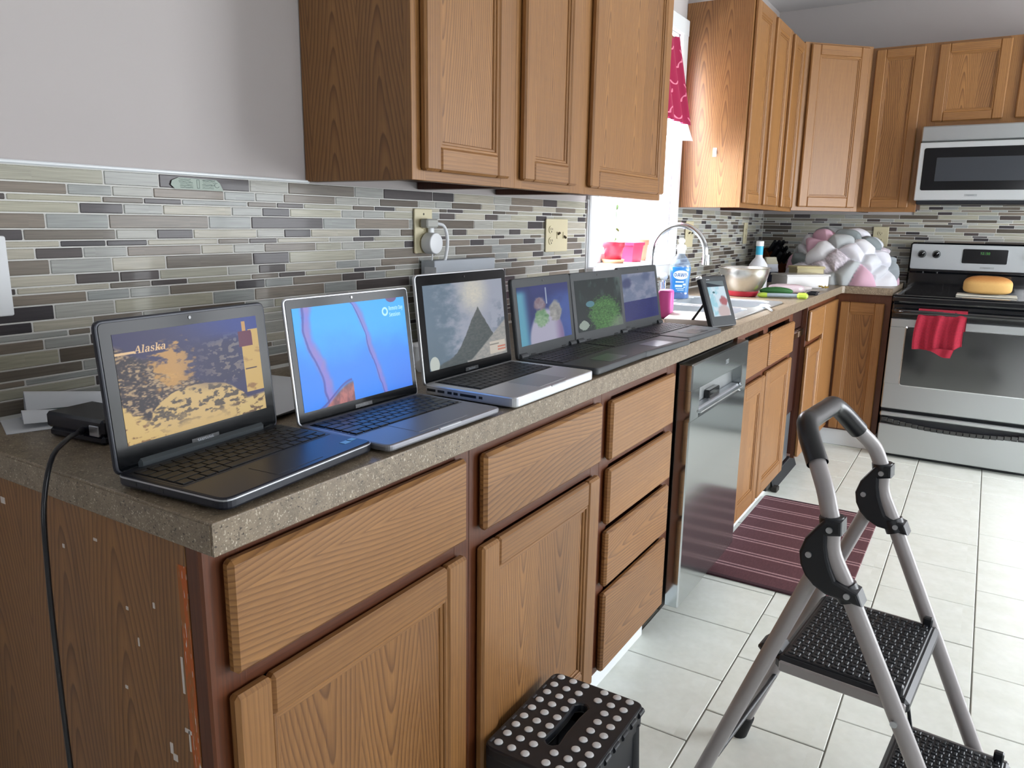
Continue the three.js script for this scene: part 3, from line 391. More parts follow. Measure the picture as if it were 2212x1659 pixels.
{ // red towel over the oven handle: world coordinates
  const fn = (u, v) => { const z = 1.04 + 0.225 * u, fold = 0.007 * Math.sin(u * 15 + v * 2) + 0.004 * Math.sin(u * 31), len = 0.205 - 0.03 * ss(0.5, 1, u) + 0.02 * ss(0.35, 0.75, u) * (1 - ss(0.75, 1, u)), t = v * (len + 0.14); const back = 0.1, top = 0.04; if (t < back) return [4.096 + 0.004 * fold, 0.746 + t, z]; if (t < back + top) { const a = (t - back) / top * Math.PI; return [4.078 + 0.018 * Math.cos(a), 0.846 + 0.007 * Math.sin(a), z]; } const k = (t - back - top); return [4.058 - 0.012 * ss(0, 0.2, k) - fold * ss(0, 0.06, k) * 1.3, 0.846 - k, z + 0.006 * Math.sin(v * 6) - 0.006 * k / 0.2]; };
  const cloth = tex(128, 128, (u, v) => { const k = 0.86 + 0.28 * vn(u * 60, v * 60) * vn(u * 17, v * 17 + 4) ; return [150 * k, 26 * k, 48 * k]; }, { rep: [3, 5] });
  const tm = std({ map: cloth, roughness: 1 }), g = thing('dish_towel', 'crumpled red dish towel hanging from the oven handle', 'towel', [4.07, 0.62, 1.15], { org: [4.07, 0.62, 1.15] });
  part('cloth', sheet(fn, 40, 60, 0.004), tm, g);
  part('folded_corner', sheet((u, v) => [4.04 - 0.012 * Math.sin(u * 3.1) - 0.006 * Math.sin(u * 9), 0.655 - 0.045 * v * (0.35 + 0.65 * ss(0.1, 0.75, u)) , 1.115 + 0.11 * u - 0.012 * v], 20, 10, 0.005), tm, g);
}
{
  const g = thing('bread_loaf', 'golden loaf of bread on the black cooktop', 'bread', [4.42, 0.922, 1.335]);
  const crust = tex(256, 128, (u, v) => { const k = fbm(u * 9, v * 7, 4) * 0.5 + 0.5 * vn(u * 40, v * 40), t = clamp(ss(0.55, 0.85, v) * 0.9 + 0.25 * (k - 0.5)); return lerpC([222, 178, 108], [176, 116, 58], t); });
  const geo = new THREE.SphereGeometry(1, 48, 32), p = geo.attributes.position, uv = geo.attributes.uv; for (let i = 0; i < p.count; i++) { let x = p.getX(i), y = p.getY(i), z = p.getZ(i); const pw = (q, e) => Math.sign(q) * Math.pow(Math.abs(q), e); const zz = pw(z, 0.75) * 0.116, bulge = y > 0 ? 1 : 0.93; x = pw(x, 0.6) * 0.058 * bulge; y = y > 0 ? 0.052 + pw(y, 0.75) * 0.05 : 0.052 + pw(y, 0.35) * 0.05; p.setXYZ(i, x, y * (1 + 0.05 * (fbm(z * 3 + 5, x * 30) - 0.5)), zz); uv.setXY(i, (z + 1) / 2, clamp(y / 0.105)); } geo.computeVertexNormals();
  part('crust', geo, std({ map: crust, roughness: 0.8 }), g);
}
{ const g = thing('cooling_rack', 'pale wire rack under the bread loaf', 'rack', [4.42, 0.9125, 1.335]); const w = []; for (let i = 0; i <= 8; i++) w.push(rod([-0.07 + i * 0.0175, 0.006, -0.14], [-0.07 + i * 0.0175, 0.006, 0.14], 0.0016)); w.push(rod([-0.07, 0.003, -0.14], [0.07, 0.003, -0.14], 0.003), rod([-0.07, 0.003, 0.14], [0.07, 0.003, 0.14], 0.003), rod([-0.07, 0.003, -0.14], [-0.07, 0.003, 0.14], 0.003), rod([0.07, 0.003, -0.14], [0.07, 0.003, 0.14], 0.003)); part('wires', w, std({ color: 0xc9c6b8, roughness: 0.5 }), g); }
// ---------------------------------------------------------------- screens: pictures shown by the laptops
const SW = 512, SH = 320;
function screenMat(draw, k, over) {   // draw(u, v) with v up; over paints lettering with the canvas
  const t = canvasTex(SW, SH, (c, w, h) => { const im = c.createImageData(w, h); for (let j = 0; j < h; j++) for (let i = 0; i < w; i++) { const q = draw((i + 0.5) / w, 1 - (j + 0.5) / h), o = (j * w + i) * 4; im.data[o] = clamp(q[0], 0, 255); im.data[o + 1] = clamp(q[1], 0, 255); im.data[o + 2] = clamp(q[2], 0, 255); im.data[o + 3] = 255; } c.putImageData(im, 0, 0); if (over) over(c, w, h); });
  return phy({ color: 0x050505, emissive: 0xffffff, emissiveMap: t, emissiveIntensity: k, roughness: 0.3, specularIntensity: 0.35 });
}
const blob = (u, v, x, y, a, b) => Math.hypot((u - x) / a, (v - y) / b);
const scr = {
  dusk(u, v) {   // night-blue rocky shore with amber light
    const n = fbm(u * 26, v * 34, 5), m = fbm(u * 9 + 4, v * 11, 4), rough = vn(u * 70, v * 95);
    let c = lerpC([44, 40, 92], [38, 62, 150], ss(0.6, 1, u * 0.6 + v * 0.5));
    const bank = ss(0.05, -0.05, v - (0.86 - 0.85 * u + 0.1 * (m - 0.5)));
    c = lerpC(c, lerpC([42, 30, 42], [190, 160, 120], ss(0.42, 0.7, n * 0.7 + rough * 0.3)), bank);
    const gold = ss(0.95, 0.45, blob(u, v, 0.34, 0.62, 0.17, 0.28) + 1.5 * (n - 0.5)) * ss(0.4, 0.5, m + 0.06); c = lerpC(c, [226, 170, 88], gold * 0.9);
    const hill = ss(0.02, -0.02, blob(u, v, 0.5, 0.06, 0.37, 0.36) - 1 + 0.12 * (m - 0.5)); c = lerpC(c, lerpC([226, 190, 122], [86, 72, 62], ss(0.5, 0.64, n) * ss(0.02, 0.2, v + 0.15 * (m - 0.5))), hill);
    const sand = ss(0.03, -0.03, v - 0.34 + 1.25 * u + 0.16 * (n - 0.5)); c = lerpC(c, lerpC([232, 196, 122], [150, 112, 70], ss(0.56, 0.7, n)), sand);
    const shore = ss(0.02, -0.02, v - 0.16 + 0.1 * (0.8 - u)) * ss(0.7, 0.8, u); c = lerpC(c, lerpC([226, 194, 124], [110, 84, 60], ss(0.52, 0.66, n)), shore);
    const dark = ss(0.35, 0.75, u) * ss(0.95, 0.8, u) * ss(0.9, 0.75, v) * ss(0.3, 0.45, v); c = lerpC(c, n > 0.58 ? [150, 135, 120] : [36, 32, 74], dark * 0.75);
    if (u > 0.86 && v < 0.72 && v > 0.22) c = lerpC([222, 184, 104], [150, 105, 60], ss(0.6, 0.72, m) * 0.8); if (u > 0.92 && v < 0.87 && v >= 0.7) c = [222, 184, 104];
    if (u > 0.84 && u < 0.95 && v > 0.7 && v < 0.86 && u - 0.84 < 0.12 * (0.9 - v) + 0.1) c = [104, 24, 66]; if (u > 0.875 && u < 0.905 && v > 0.86 && v < 0.96) c = [216, 164, 96]; if (u > 0.87 && v > 0.455 && v < 0.468 && u < 0.96) c = [70, 44, 50];
    return c.map(q => q * 0.86);
  },
  nebula(u, v) {
    const n = fbm(u * 5, v * 4, 5), f = fbm(u * 24, v * 9, 4); let c = lerpC([26, 120, 226], [40, 158, 236], ss(0.3, 0.8, v + 0.2 * (n - 0.5)));
    c = lerpC(c, [40, 110, 218], ss(0.6, 1, u) * ss(0.5, 0, v));
    for (const [p, w, k] of [[0.1 + 0.12 * (1 - v) + 0.05 * (n - 0.5) + 0.03 * Math.sin(v * 7), 0.055, 0.85], [0.5 + 0.22 * Math.pow(1 - v, 0.7) + 0.04 * (n - 0.5), 0.035, 0.75]]) { const d = Math.abs(u - p) / (w * (0.7 + 0.9 * f)); c = lerpC(c, lerpC([122, 104, 200], [150, 110, 170], f), ss(1, 0.1, d) * k); c = lerpC(c, [54, 52, 140], ss(0.22, 0.02, Math.abs(u - p + w * 0.5) / w * (0.6 + 0.8 * n)) * 0.7); }
    const e = v - (0.24 * ss(0.08, 0.42, u) - 0.02); if (u < 0.43 && e < 0) c = lerpC(c, lerpC([166, 96, 92], [104, 60, 70], ss(0.3, 0.7, f)), ss(0, -0.05, e)); if (u < 0.42) c = lerpC(c, [60, 50, 130], ss(0.02, 0, Math.abs(e)) * 0.8);
    if (blob(u, v, 0.87, 1.01, 0.055, 0.055) < 1) c = [88, 66, 120]; return c;
  },
  summit(u, v) {
    const n = fbm(u * 14, v * 18, 5), f = fbm(u * 40, v * 60, 3); let c = lerpC([104, 128, 150], [176, 182, 200], ss(0.1, 0.55, u + 0.5 * (n - 0.5)));
    c = lerpC(c, [236, 230, 214], ss(0.75, 0.1, blob(u, v, 0.6, 0.86, 0.36, 0.5)) * (0.75 + 0.5 * (f - 0.3))); c = lerpC(c, [120, 134, 152], ss(0.7, 1, u) * ss(0.9, 0.4, v) * ss(0.4, 0.6, n)); c = lerpC(c, [96, 120, 138], ss(0.35, 0, u) * ss(0.6, 0.1, v));
    const ax = 0.64, ay = 0.66, left = ay - (ax - u) * 1.15 - 0.16 * ss(0, 0.3, ax - u) * (1 - ss(0.3, 0.6, ax - u)), right = ay - (u - ax) * 2.0; const in_ = u < ax ? v - left : v - right;
    const shade = ss(0.012, -0.012, in_ + 0.04 * (n - 0.5)); const base = v < 0.42 - 0.9 * (u - 0.66) * (u > 0.55 ? 1 : 0) ? 1 : 1; const lowR = u > 0.45 ? ss(0.015, -0.015, v - (0.02 + 0.9 * Math.pow(Math.max(0, u - 0.5), 1.05))) : 0;
    c = lerpC(c, lerpC([62, 76, 78], [100, 104, 104], clamp(0.5 + (f - 0.5) + 0.6 * (v - 0.3))), shade * base); c = lerpC(c, lerpC([148, 152, 152], [196, 190, 182], f), lowR); if (u < 0.12 && v < 0.16 && blob(u, v, 0.06, 0.06, 0.055, 0.1) < 1) c = [214, 222, 214];
    if (u > 0.76 && u < 0.98 && v > 0.03 && v < 0.19) { c = [228, 218, 204]; if (u > 0.87 && v > 0.06 && v < 0.12 && Math.abs(v - 0.09) > 0.008) c = [222, 140, 118]; if (v > 0.145 && v < 0.16 && u < 0.89) c = [150, 146, 138]; }
    return c.map(q => q * 0.86);
  },
  specimen(u, v) {
    const n = fbm(u * 16, v * 20, 4), m = fbm(u * 6, v * 7, 3); let c = lerpC([40, 54, 118], [72, 100, 178], ss(0.3, 1, u + 0.4 * (m - 0.5))); c = lerpC(c, [104, 178, 206], ss(0.22, 0.05, u - 0.03 * (1 - v)) * ss(1, 0.85, v)); c = lerpC(c, [52, 62, 130], ss(0.7, 0.95, v) * ss(0.2, 0.3, u));
    const body = ss(1.06, 0.9, blob(u, v, 0.5, 0.02, 0.34, 0.56)); c = lerpC(c, [192, 190, 214], body); c = lerpC(c, [128, 96, 150], body * ss(0.62, 0.84, u) * 0.8);
    const lobeA = ss(1.1, 0.8, blob(u, v, 0.42, 0.42, 0.14, 0.17) + 0.5 * (n - 0.5)), lobeB = ss(1.1, 0.8, blob(u, v, 0.7, 0.5, 0.13, 0.2) + 0.5 * (n - 0.5)), brn = ss(1.1, 0.7, blob(u, v, 0.4, 0.68, 0.12, 0.13) + 0.6 * (n - 0.5));
    c = lerpC(c, lerpC([70, 130, 80], [196, 216, 190], n), lobeA); c = lerpC(c, lerpC([128, 128, 132], [206, 206, 200], n), lobeB); c = lerpC(c, lerpC([132, 96, 106], [190, 180, 186], n), brn * 0.9); if (u > 0.525 && u < 0.548 && v > 0.66 && v < 0.95) c = [176, 188, 214]; return c.map(q => q * 0.86);
  },
  bush(u, v) {
    const n = fbm(u * 30, v * 36, 4), m = fbm(u * 10, v * 3, 4), lf = vn(u * 60, v * 70); let c = lerpC([24, 40, 42], [86, 104, 100], ss(0.5, 0.8, m) * ss(0.4, 0.95, v)); const b = blob(u, v, 0.6, 0.28, 0.4, 0.4) + 0.7 * (n - 0.5);
    c = lerpC(c, lerpC([30, 66, 34], [112, 176, 92], clamp(0.15 + n * 0.6 + 0.5 * (lf - 0.4))), ss(1, 0.75, b)); if (blob(u, v, 0.29, 0.52, 0.09, 0.06) < 1) c = [88, 140, 156]; if (blob(u, v, 0.13, 0.12, 0.1, 0.09) + 0.4 * (n - 0.5) < 1) c = lerpC(c, [176, 190, 178], 0.9); c = lerpC(c, [150, 164, 144], ss(0.55, 0.85, u - v * 0.6) * ss(0.3, 0.1, v) * 0.7); return c.map(q => q * 0.9);
  },
  sea(u, v) { const n = fbm(u * 7, v * 9, 5); if (v < 0.41 + 0.02 * u) { const k = 0.9 + 0.3 * (vn(u * 160, v * 160) - 0.5); return [50 * k, 56 * k, 124 * k]; } let c = lerpC([112, 124, 152], [140, 146, 170], ss(0.35, 0.7, n)); c = lerpC(c, [70, 78, 118], ss(1.1, 0.5, blob(u, v, 0.14, 0.8, 0.16, 0.12) + 0.5 * (n - 0.5))); c = lerpC(c, [92, 104, 138], ss(1.1, 0.4, blob(u, v, 0.72, 0.92, 0.16, 0.14) + 0.5 * (n - 0.5))); return c; },
  clinic(u, v) { const n = fbm(u * 7, v * 9, 4); if (v > 0.84) return v > 0.84 + 0.16 * (1 - u) * 0.8 ? [112, 124, 128] : [44, 50, 60]; let c = lerpC([160, 206, 222], [206, 224, 236], ss(0.35, 0.7, n + 0.3 * u)); c = lerpC(c, [172, 104, 110], ss(1.1, 0.5, blob(u, v, 0.75, 0.42, 0.26, 0.16) + 0.6 * (n - 0.5))); c = lerpC(c, [196, 178, 178], ss(1, 0.6, blob(u, v, 0.66, 0.12, 0.44, 0.24))); if (blob(u, v, 0.3, 0.68, 0.07, 0.03) < 1) c = [70, 110, 122]; return c; },
};
// ---------------------------------------------------------------- laptops; local axes: x along the width, z towards the user, base on y = 0
function keyRows(g, mat, kw, kd, y, zc, single, h = 0.0016) {
  const rows = [Array(14).fill(1), [...Array(13).fill(1), 1.5], [1.5, ...Array(13).fill(1)], [1.8, ...Array(11).fill(1), 1.7], [2.3, ...Array(10).fill(1), 2.2], [1, 1, 1, 1.2, 5.2, 1.2, 1, 1, 1, 0.9]], n = rows.length, ph = kd / (n - 0.4), geos = []; let z = zc - kd / 2; const made = new Map();
  rows.forEach((r, j) => { const hh = j === 0 ? ph * 0.6 : ph, un = kw / r.reduce((a, b) => a + b, 0); let x = -kw / 2; for (const k of r) { const w = k * un - 0.0022, d = hh - 0.0022, key = `${w.toFixed(4)} ${d.toFixed(4)}`; if (!made.has(key)) made.set(key, bx(w, h, d, 0, 0, 0, { c: 0.0006 })); const at = [x + k * un / 2, y + h / 2, z + hh / 2]; if (single) { const m = new THREE.Mesh(made.get(key), mat); m.name = 'key'; m.position.set(...at); m.castShadow = m.receiveShadow = true; g.add(m); } else geos.push(made.get(key).clone().translate(...at)); x += k * un; } z += hh; });
  if (!single) part('key', geos, mat, g, null, 'stuff');
}
function laptop(o) {
  const { x, z, ang, w, d, t, lid, lean, r = 0.012 } = o, a = ang * Math.PI / 180;
  const g = thing('laptop', o.label, 'laptop', [x + Math.cos(a) * w / 2 + Math.sin(a) * d / 2, CT, z - Math.sin(a) * w / 2 + Math.cos(a) * d / 2], { turn: a });
  const base = part('base', flat(slab(w, d, t - 0.004, r, o.bev ?? 0.0035)).translate(0, 0.004, 0), o.body, g);
  for (const sx of [-1, 1]) for (const sz of [-1, 1]) part('foot', bx(o.footW ?? 0.02, 0.0045, 0.008, sx * (w / 2 - 0.03), 0.00225, sz * (d / 2 - 0.02), { c: 0.001 }), M.rubber, g);
  if (o.rim) part('edge_trim', flat(slab(w + 0.0006, d + 0.0006, 0.0022, r, 0.0006)).translate(0, t - 0.0042, 0), o.rim, base);
  part('keyboard_well', bx(o.kw + 0.008, 0.0008, o.kd + 0.006, 0, t + 0.0001, o.kz, { c: 0.0003 }), o.well, base);
  keyRows(base, o.keys, o.kw, o.kd, t + 0.0004, o.kz, o.single);
  part('trackpad', flat(slab(o.pw, o.pd, 0.0008, 0.003, 0.0002)).translate(o.px ?? 0, t - 0.0004, d / 2 - o.pd / 2 - 0.012), o.pad ?? o.body, base);
  if (o.notch) part('thumb_notch', bx(0.056, 0.003, 0.004, 0, t - 0.0012, d / 2 - 0.001, { c: 0.001 }), M.alu, base, 'pale thumb notch');
  if (o.ports) for (const [pz, pl] of o.ports) part('port', bx(0.001, 0.005, pl, -w / 2 - 0.0001, t * 0.48 + 0.002, pz, { c: 0.0004 }), M.black, base);
  // lid, built upright at the hinge and leaned back
  const L = new THREE.Group(); L.name = 'lid'; L.position.set(0, t * 0.75, -d / 2 + 0.004); L.rotation.x = -lean * Math.PI / 180; g.add(L); const lt = o.lt ?? 0.007, rl = o.rl ?? r;
  part('lid_shell', slab(w, lid, lt, rl, 0.002).translate(0, lid / 2, -lt), o.lidBody ?? o.body, L);
  part('bezel', slab(w - 2 * o.edge, lid - 2 * o.edge, 0.001, Math.max(0.002, rl - o.edge), 0.0003).translate(0, lid / 2, -0.0003), o.bezel, L);
  const sw = w - 2 * o.side, sh = lid - o.top - o.chin, sy = o.chin + sh / 2;
  part('screen', new THREE.PlaneGeometry(sw, sh).translate(0, sy, 0.0011), o.screen, L);
  { const l = new THREE.RectAreaLight(new THREE.Color(...o.glow), o.nits, sw, sh); l.position.set(0, sy, 0.002); l.rotation.y = Math.PI; l.castShadow = true; L.add(l); }
  if (o.logo) decal('lettering', o.logo[1], o.logo[1] * 0.16, txt(400, 64, o.logo[2], c => { c.fillStyle = o.logo[3]; c.font = `${o.logo[4] ?? 'bold'} 50px sans-serif`; c.textAlign = 'center'; c.fillText(o.logo[0], 200, 50); }), L, [0, o.chin * 0.47, 0.0011], { t: 0.0006, o: { roughness: 0.25 } });
  part('camera', cyl(0.0022, 0.0022, 0.001, 12).rotateX(Math.PI / 2).translate(0, lid - o.top * 0.5, 0.0011), M.blackGloss, L);
  if (o.hinge) part('hinge', bx(w * o.hinge, 0.014, 0.012, 0, t + 0.003, -d / 2 + 0.002, { c: 0.004 }), o.hingeMat ?? o.body, g);
  if (o.knuckles) for (const s of [-1, 1]) { part('hinge', [cyl(0.008, 0.008, 0.03, 16).rotateZ(Math.PI / 2).translate(s * (w / 2 - 0.02), t + 0.002, -d / 2 + 0.002)], o.body, g); part('bumper', bx(0.012, 0.0015, 0.004, s * w * 0.2, t + 0.0006, -d / 2 + 0.012, { c: 0.0005 }), M.rubber, g); part('bumper', bx(0.02, 0.003, 0.0012, s * w * 0.27, 0.008, 0.0012, { c: 0.0005 }), M.rubber, L); }
  return g;
}
const navy = phy({ color: 0x23262f, roughness: 0.36, metalness: 0.25 }), charcoal = phy({ color: 0x34383c, roughness: 0.5 }), keyM = phy({ color: 0x101216, roughness: 0.5 }), keyG = phy({ color: 0x191b1f, roughness: 0.4 }), bezelG = phy({ color: 0x06080b, roughness: 0.12, specularIntensity: 0.3 }), bezelM = phy({ color: 0x1f2529, roughness: 0.5 });
const SK = 0.85;
laptop({ label: 'black laptop nearest the counter end, showing an amber and blue rocky picture', x: 0.007, z: 0.446, ang: 4.9, w: 0.272, d: 0.187, t: 0.019, lid: 0.192, lean: 5, r: 0.016, rl: 0.012, body: navy, lidBody: navy, rim: M.alu, well: phy({ color: 0x1d2028, roughness: 0.45 }), keys: keyM, kw: 0.252, kd: 0.09, kz: -0.03, pw: 0.085, pd: 0.05, single: true, edge: 0.004, side: 0.02, top: 0.019, chin: 0.034, bezel: bezelG, screen: screenMat(scr.dusk, SK, (c) => { c.fillStyle = '#d8b486'; c.fillRect(0, 54, 62, 7); c.font = 'italic bold 30px serif'; c.fillText('Alaska', 58, 62); }), glow: [0.8, 0.65, 0.4], nits: 0.25, logo: ['SAMSUNG', 0.046, '#0d1116', '#8b9096'], hinge: 0.78, hingeMat: phy({ color: 0x2c3438, roughness: 0.45 }), ports: [[-0.06, 0.012], [-0.038, 0.013], [-0.012, 0.01]] });
const stick = scene.getObjectByName('laptop'); part('sticker', [bx(0.014, 0.0005, 0.011, 0.108, 0.0192, 0.064, { c: 0.0002 }), bx(0.012, 0.0005, 0.009, 0.124, 0.0192, 0.062, { c: 0.0002 })], phy({ color: 0x6fa6cf, roughness: 0.4 }), stick, 'pale blue sticker');
laptop({ label: 'slim grey laptop with a bright blue picture, second from the counter end', x: 0.298, z: 0.447, ang: -0.6, w: 0.288, d: 0.188, t: 0.0145, lid: 0.2, lean: 7, r: 0.012, rl: 0.01, lt: 0.005, body: M.space, well: phy({ color: 0x0e1016, roughness: 0.2 }), keys: keyG, kw: 0.258, kd: 0.092, kz: -0.03, pw: 0.125, pd: 0.068, single: true, notch: true, edge: 0.003, side: 0.014, lidBody: M.alu, top: 0.017, chin: 0.021, bezel: bezelG, screen: screenMat(scr.nebula, SK * 1.15, (c) => { c.strokeStyle = '#a8dcff'; c.lineWidth = 7; c.beginPath(); c.arc(408, 44, 12, 0, 7); c.stroke(); c.fillStyle = '#a8dcff'; c.font = 'bold 20px sans-serif'; c.fillText('Remote Day', 428, 42, 74); c.fillText('Session', 428, 64, 58); }), glow: [0.16, 0.4, 1], nits: 0.9, logo: ['MacBook', 0.04, '#0d1116', '#5f646b', ''], ports: [[-0.07, 0.009], [-0.055, 0.009]] });
laptop({ label: 'silver white-rimmed laptop showing a grey mountain, third from the counter end', x: 0.622, z: 0.437, ang: 0.2, w: 0.316, d: 0.208, t: 0.0235, lid: 0.212, lean: 6.4, r: 0.014, rl: 0.012, bev: 0.003, body: std({ color: 0xc9ccd0, metalness: 0.75, roughness: 0.42 }), well: phy({ color: 0x14161a, roughness: 0.5 }), keys: keyM, kw: 0.27, kd: 0.1, kz: -0.038, pw: 0.105, pd: 0.072, single: true, notch: true, edge: 0.0026, side: 0.019, top: 0.022, chin: 0.026, bezel: bezelG, pad: std({ color: 0xb3b7bb, metalness: 0.75, roughness: 0.4 }), screen: screenMat(scr.summit, SK * 0.9), glow: [0.7, 0.75, 0.8], nits: 0.25, logo: ['MacBook', 0.045, '#0d1116', '#5f646b', ''], ports: [[-0.085, 0.02], [-0.062, 0.016], [-0.042, 0.01], [-0.028, 0.01], [0, 0.036], [0.028, 0.008]] });
const book = (o) => laptop({ w: 0.285, d: 0.203, t: 0.02, r: 0.014, rl: 0.01, lid: 0.187, lt: 0.01, body: charcoal, well: phy({ color: 0x24272a, roughness: 0.6 }), keys: keyM, kw: 0.262, kd: 0.092, kz: -0.036, pw: 0.1, pd: 0.055, edge: 0.0015, side: 0.017, top: 0.021, chin: 0.03, bezel: bezelM, knuckles: true, pad: phy({ color: 0x303438, roughness: 0.3 }), nits: 0.2, ...o });
book({ label: 'dark plastic laptop showing a pale lung-like specimen on blue, fourth from the counter end', x: 0.976, z: 0.431, ang: 0.2, lean: 8, screen: screenMat(scr.specimen, SK * 0.9), glow: [0.5, 0.55, 0.8] });
book({ label: 'dark plastic laptop showing a green bush, fifth from the counter end', x: 1.262, z: 0.432, ang: -4.2, lean: 9, w: 0.281, kw: 0.258, screen: screenMat(scr.bush, SK * 0.85), glow: [0.35, 0.55, 0.35] });
book({ label: 'dark plastic laptop showing a cloudy sky over a blue sea, beside the pink cup', x: 1.55, z: 0.44, ang: -3, lean: 10, w: 0.268, kw: 0.246, lid: 0.19, screen: screenMat(scr.sea, SK * 0.8), glow: [0.4, 0.45, 0.75] });
{ // tablet on its own stand
  const a = -20 * Math.PI / 180, g = thing('tablet', 'small tablet in a black case propped on its kickstand in front of the sink', 'tablet', [1.955, CT, 0.618], { turn: a }), w = 0.132, h = 0.173, B = new THREE.Group(); B.name = 'case'; B.position.set(0, 0.004, 0.0); B.rotation.x = -22 * Math.PI / 180; g.add(B);
  part('shell', slab(w, h, 0.017, 0.012, 0.004).translate(0, h / 2, -0.012), M.black, B); part('front', slab(w - 0.014, h - 0.014, 0.001, 0.006, 0.0003).translate(0, h / 2, 0.0046), bezelM, B);
  part('screen', new THREE.PlaneGeometry(0.088, 0.118).translate(0.002, 0.094, 0.0058), screenMat(scr.clinic, SK), B); { const l = new THREE.RectAreaLight(new THREE.Color(0.7, 0.85, 0.95), 0.2, 0.088, 0.118); l.position.set(0.002, 0.094, 0.0065); l.rotation.y = Math.PI; l.castShadow = true; B.add(l); }
  part('speaker_slot', bx(0.018, 0.002, 0.001, -0.03, h - 0.014, 0.0056, { c: 0.0004 }), M.alu, B); for (const s of [-1, 1]) part('corner_pad', bx(0.014, 0.014, 0.02, s * (w / 2 - 0.006), h - 0.006, -0.004, { c: 0.004 }), s < 0 ? M.white : M.black, B);
  part('kickstand', [rod([-0.035, 0.09, -0.046], [-0.045, 0.003, -0.105], 0.004), rod([0.035, 0.09, -0.046], [0.03, 0.003, -0.105], 0.004), rod([-0.045, 0.004, -0.105], [0.03, 0.004, -0.105], 0.005), bx(0.075, 0.03, 0.005, 0, 0.078, -0.054, { c: 0.002 })], M.black, g);
}
// ---------------------------------------------------------------- on the wall and behind the laptops
function plate(name, label, cat, x, y, w, h, mat, fill, { right } = {}) { const g = right ? thing(name, label, cat, [LX - 0.008, y - h / 2, x], { turn: -Math.PI / 2 }) : thing(name, label, cat, [x, y - h / 2, 0.008]); part('plate', slab(w, h, 0.006, 0.005, 0.0022).translate(0, h / 2, 0), mat, g); fill(g, h / 2); return g; }
const recept = (g, x, y) => { for (const s of [-1, 1]) { const r = part('socket', [cyl(0.0165, 0.0165, 0.003, 24).rotateX(Math.PI / 2).scale(1, 0.82, 1).translate(x, y + s * 0.0195, 0.007)], M.ivory, g); part('slot', [bx(0.0025, 0.009, 0.001, x - 0.006, y + s * 0.0195 + 0.002, 0.0087, { c: 0.0002 }), bx(0.0025, 0.007, 0.001, x + 0.006, y + s * 0.0195 + 0.002, 0.0087, { c: 0.0002 }), cyl(0.0026, 0.0026, 0.001, 10).rotateX(Math.PI / 2).translate(x, y + s * 0.0195 - 0.007, 0.0087)], M.ivoryD, r); } };
const toggle = (g, x, y, up) => { const s = part('switch', bx(0.01, 0.024, 0.004, x, y, 0.007, { c: 0.001 }), M.ivory, g); part('lever', bx(0.006, 0.008, 0.014, 0, 0, 0.006, { c: 0.002 }).rotateX(up ? -0.6 : 0.6).translate(x, y + (up ? 0.003 : -0.003), 0.008), M.ivoryD, s); };
plate('outlet', 'ivory outlet behind the silver laptop with two white plugs in it', 'outlet', 1.16, 1.245, 0.076, 0.118, M.ivory, (g, y) => { recept(g, 0, y); part('screw', cyl(0.003, 0.003, 0.001, 10).rotateX(Math.PI / 2).translate(0, y + 0.045, 0.006), M.ivoryD, g); });
plate('switch_plate', 'three-gang ivory plate with an outlet and two switches left of the sink window', 'switch', 1.915, 1.229, 0.158, 0.114, M.ivory, (g, y) => { recept(g, -0.046, y); toggle(g, 0, y, true); toggle(g, 0.046, y, false); });
plate('switch_plate', 'ivory switch plate on the tiles behind the tap', 'switch', 3.32, 1.225, 0.112, 0.13, M.ivory, (g, y) => { toggle(g, -0.023, y, true); toggle(g, 0.023, y, true); });
plate('outlet', 'narrow ivory outlet on the tiles near the dark corner', 'outlet', 4.37, 1.225, 0.075, 0.13, M.ivory, (g, y) => recept(g, 0, y));
plate('outlet', 'ivory outlet on the tiles left of the range', 'outlet', 0.732, 1.217, 0.088, 0.122, M.ivory, (g, y) => recept(g, 0, y), { right: true });
{ const g = thing('switch_plate', 'white switch cover cut off by the left edge of the picture', 'switch', [0.03, 1.115, 0.008]); part('plate', slab(0.17, 0.125, 0.007, 0.004, 0.002).translate(0, 0.0625, 0), M.white, g); part('frame', [bb(0.052, 0.058, 0.012, 0.113, 0.006, 0.012, { c: 0.002 }), bb(0.01, 0.052, 0.012, 0.088, 0.006, 0.014, { c: 0.003 })], M.white, g); }
{ // round charger, flat plug and cables in the outlet
  const g = thing('round_charger', 'round white charger in the lower socket', 'charger', [1.168, 1.185, 0.018]); part('body', lathe([[0, 0], [0.026, 0], [0.0285, 0.003], [0.0285, 0.03], [0.026, 0.034], [0, 0.035]], 36).rotateX(Math.PI / 2).translate(0, 0.028, 0), M.white, g); part('neck', bx(0.018, 0.026, 0.012, 0.008, 0.058, 0.008, { c: 0.003 }), M.white, g);
  part('cord', tube([[-0.002, 0.0, 0.02], [-0.004, -0.03, 0.02], [-0.01, -0.06, 0.03], [-0.006, -0.13, 0.03]], 0.0022, 30, 8), M.white, g);
  const h = thing('plug', 'grey flat plug in the upper socket with a thick white cord looping down', 'plug', [1.163, 1.258, 0.018]); part('body', bx(0.05, 0.024, 0.026, 0, 0.008, 0.013, { c: 0.004 }), phy({ color: 0xa9aaa4, roughness: 0.5 }), h);
  part('cord', tube([[0.022, 0.008, 0.02], [0.04, 0.002, 0.03], [0.052, -0.03, 0.034], [0.045, -0.08, 0.034], [0.02, -0.13, 0.034], [0.0, -0.17, 0.034], [-0.004, -0.24, 0.03]], 0.0046, 60, 10), M.white, h);
}
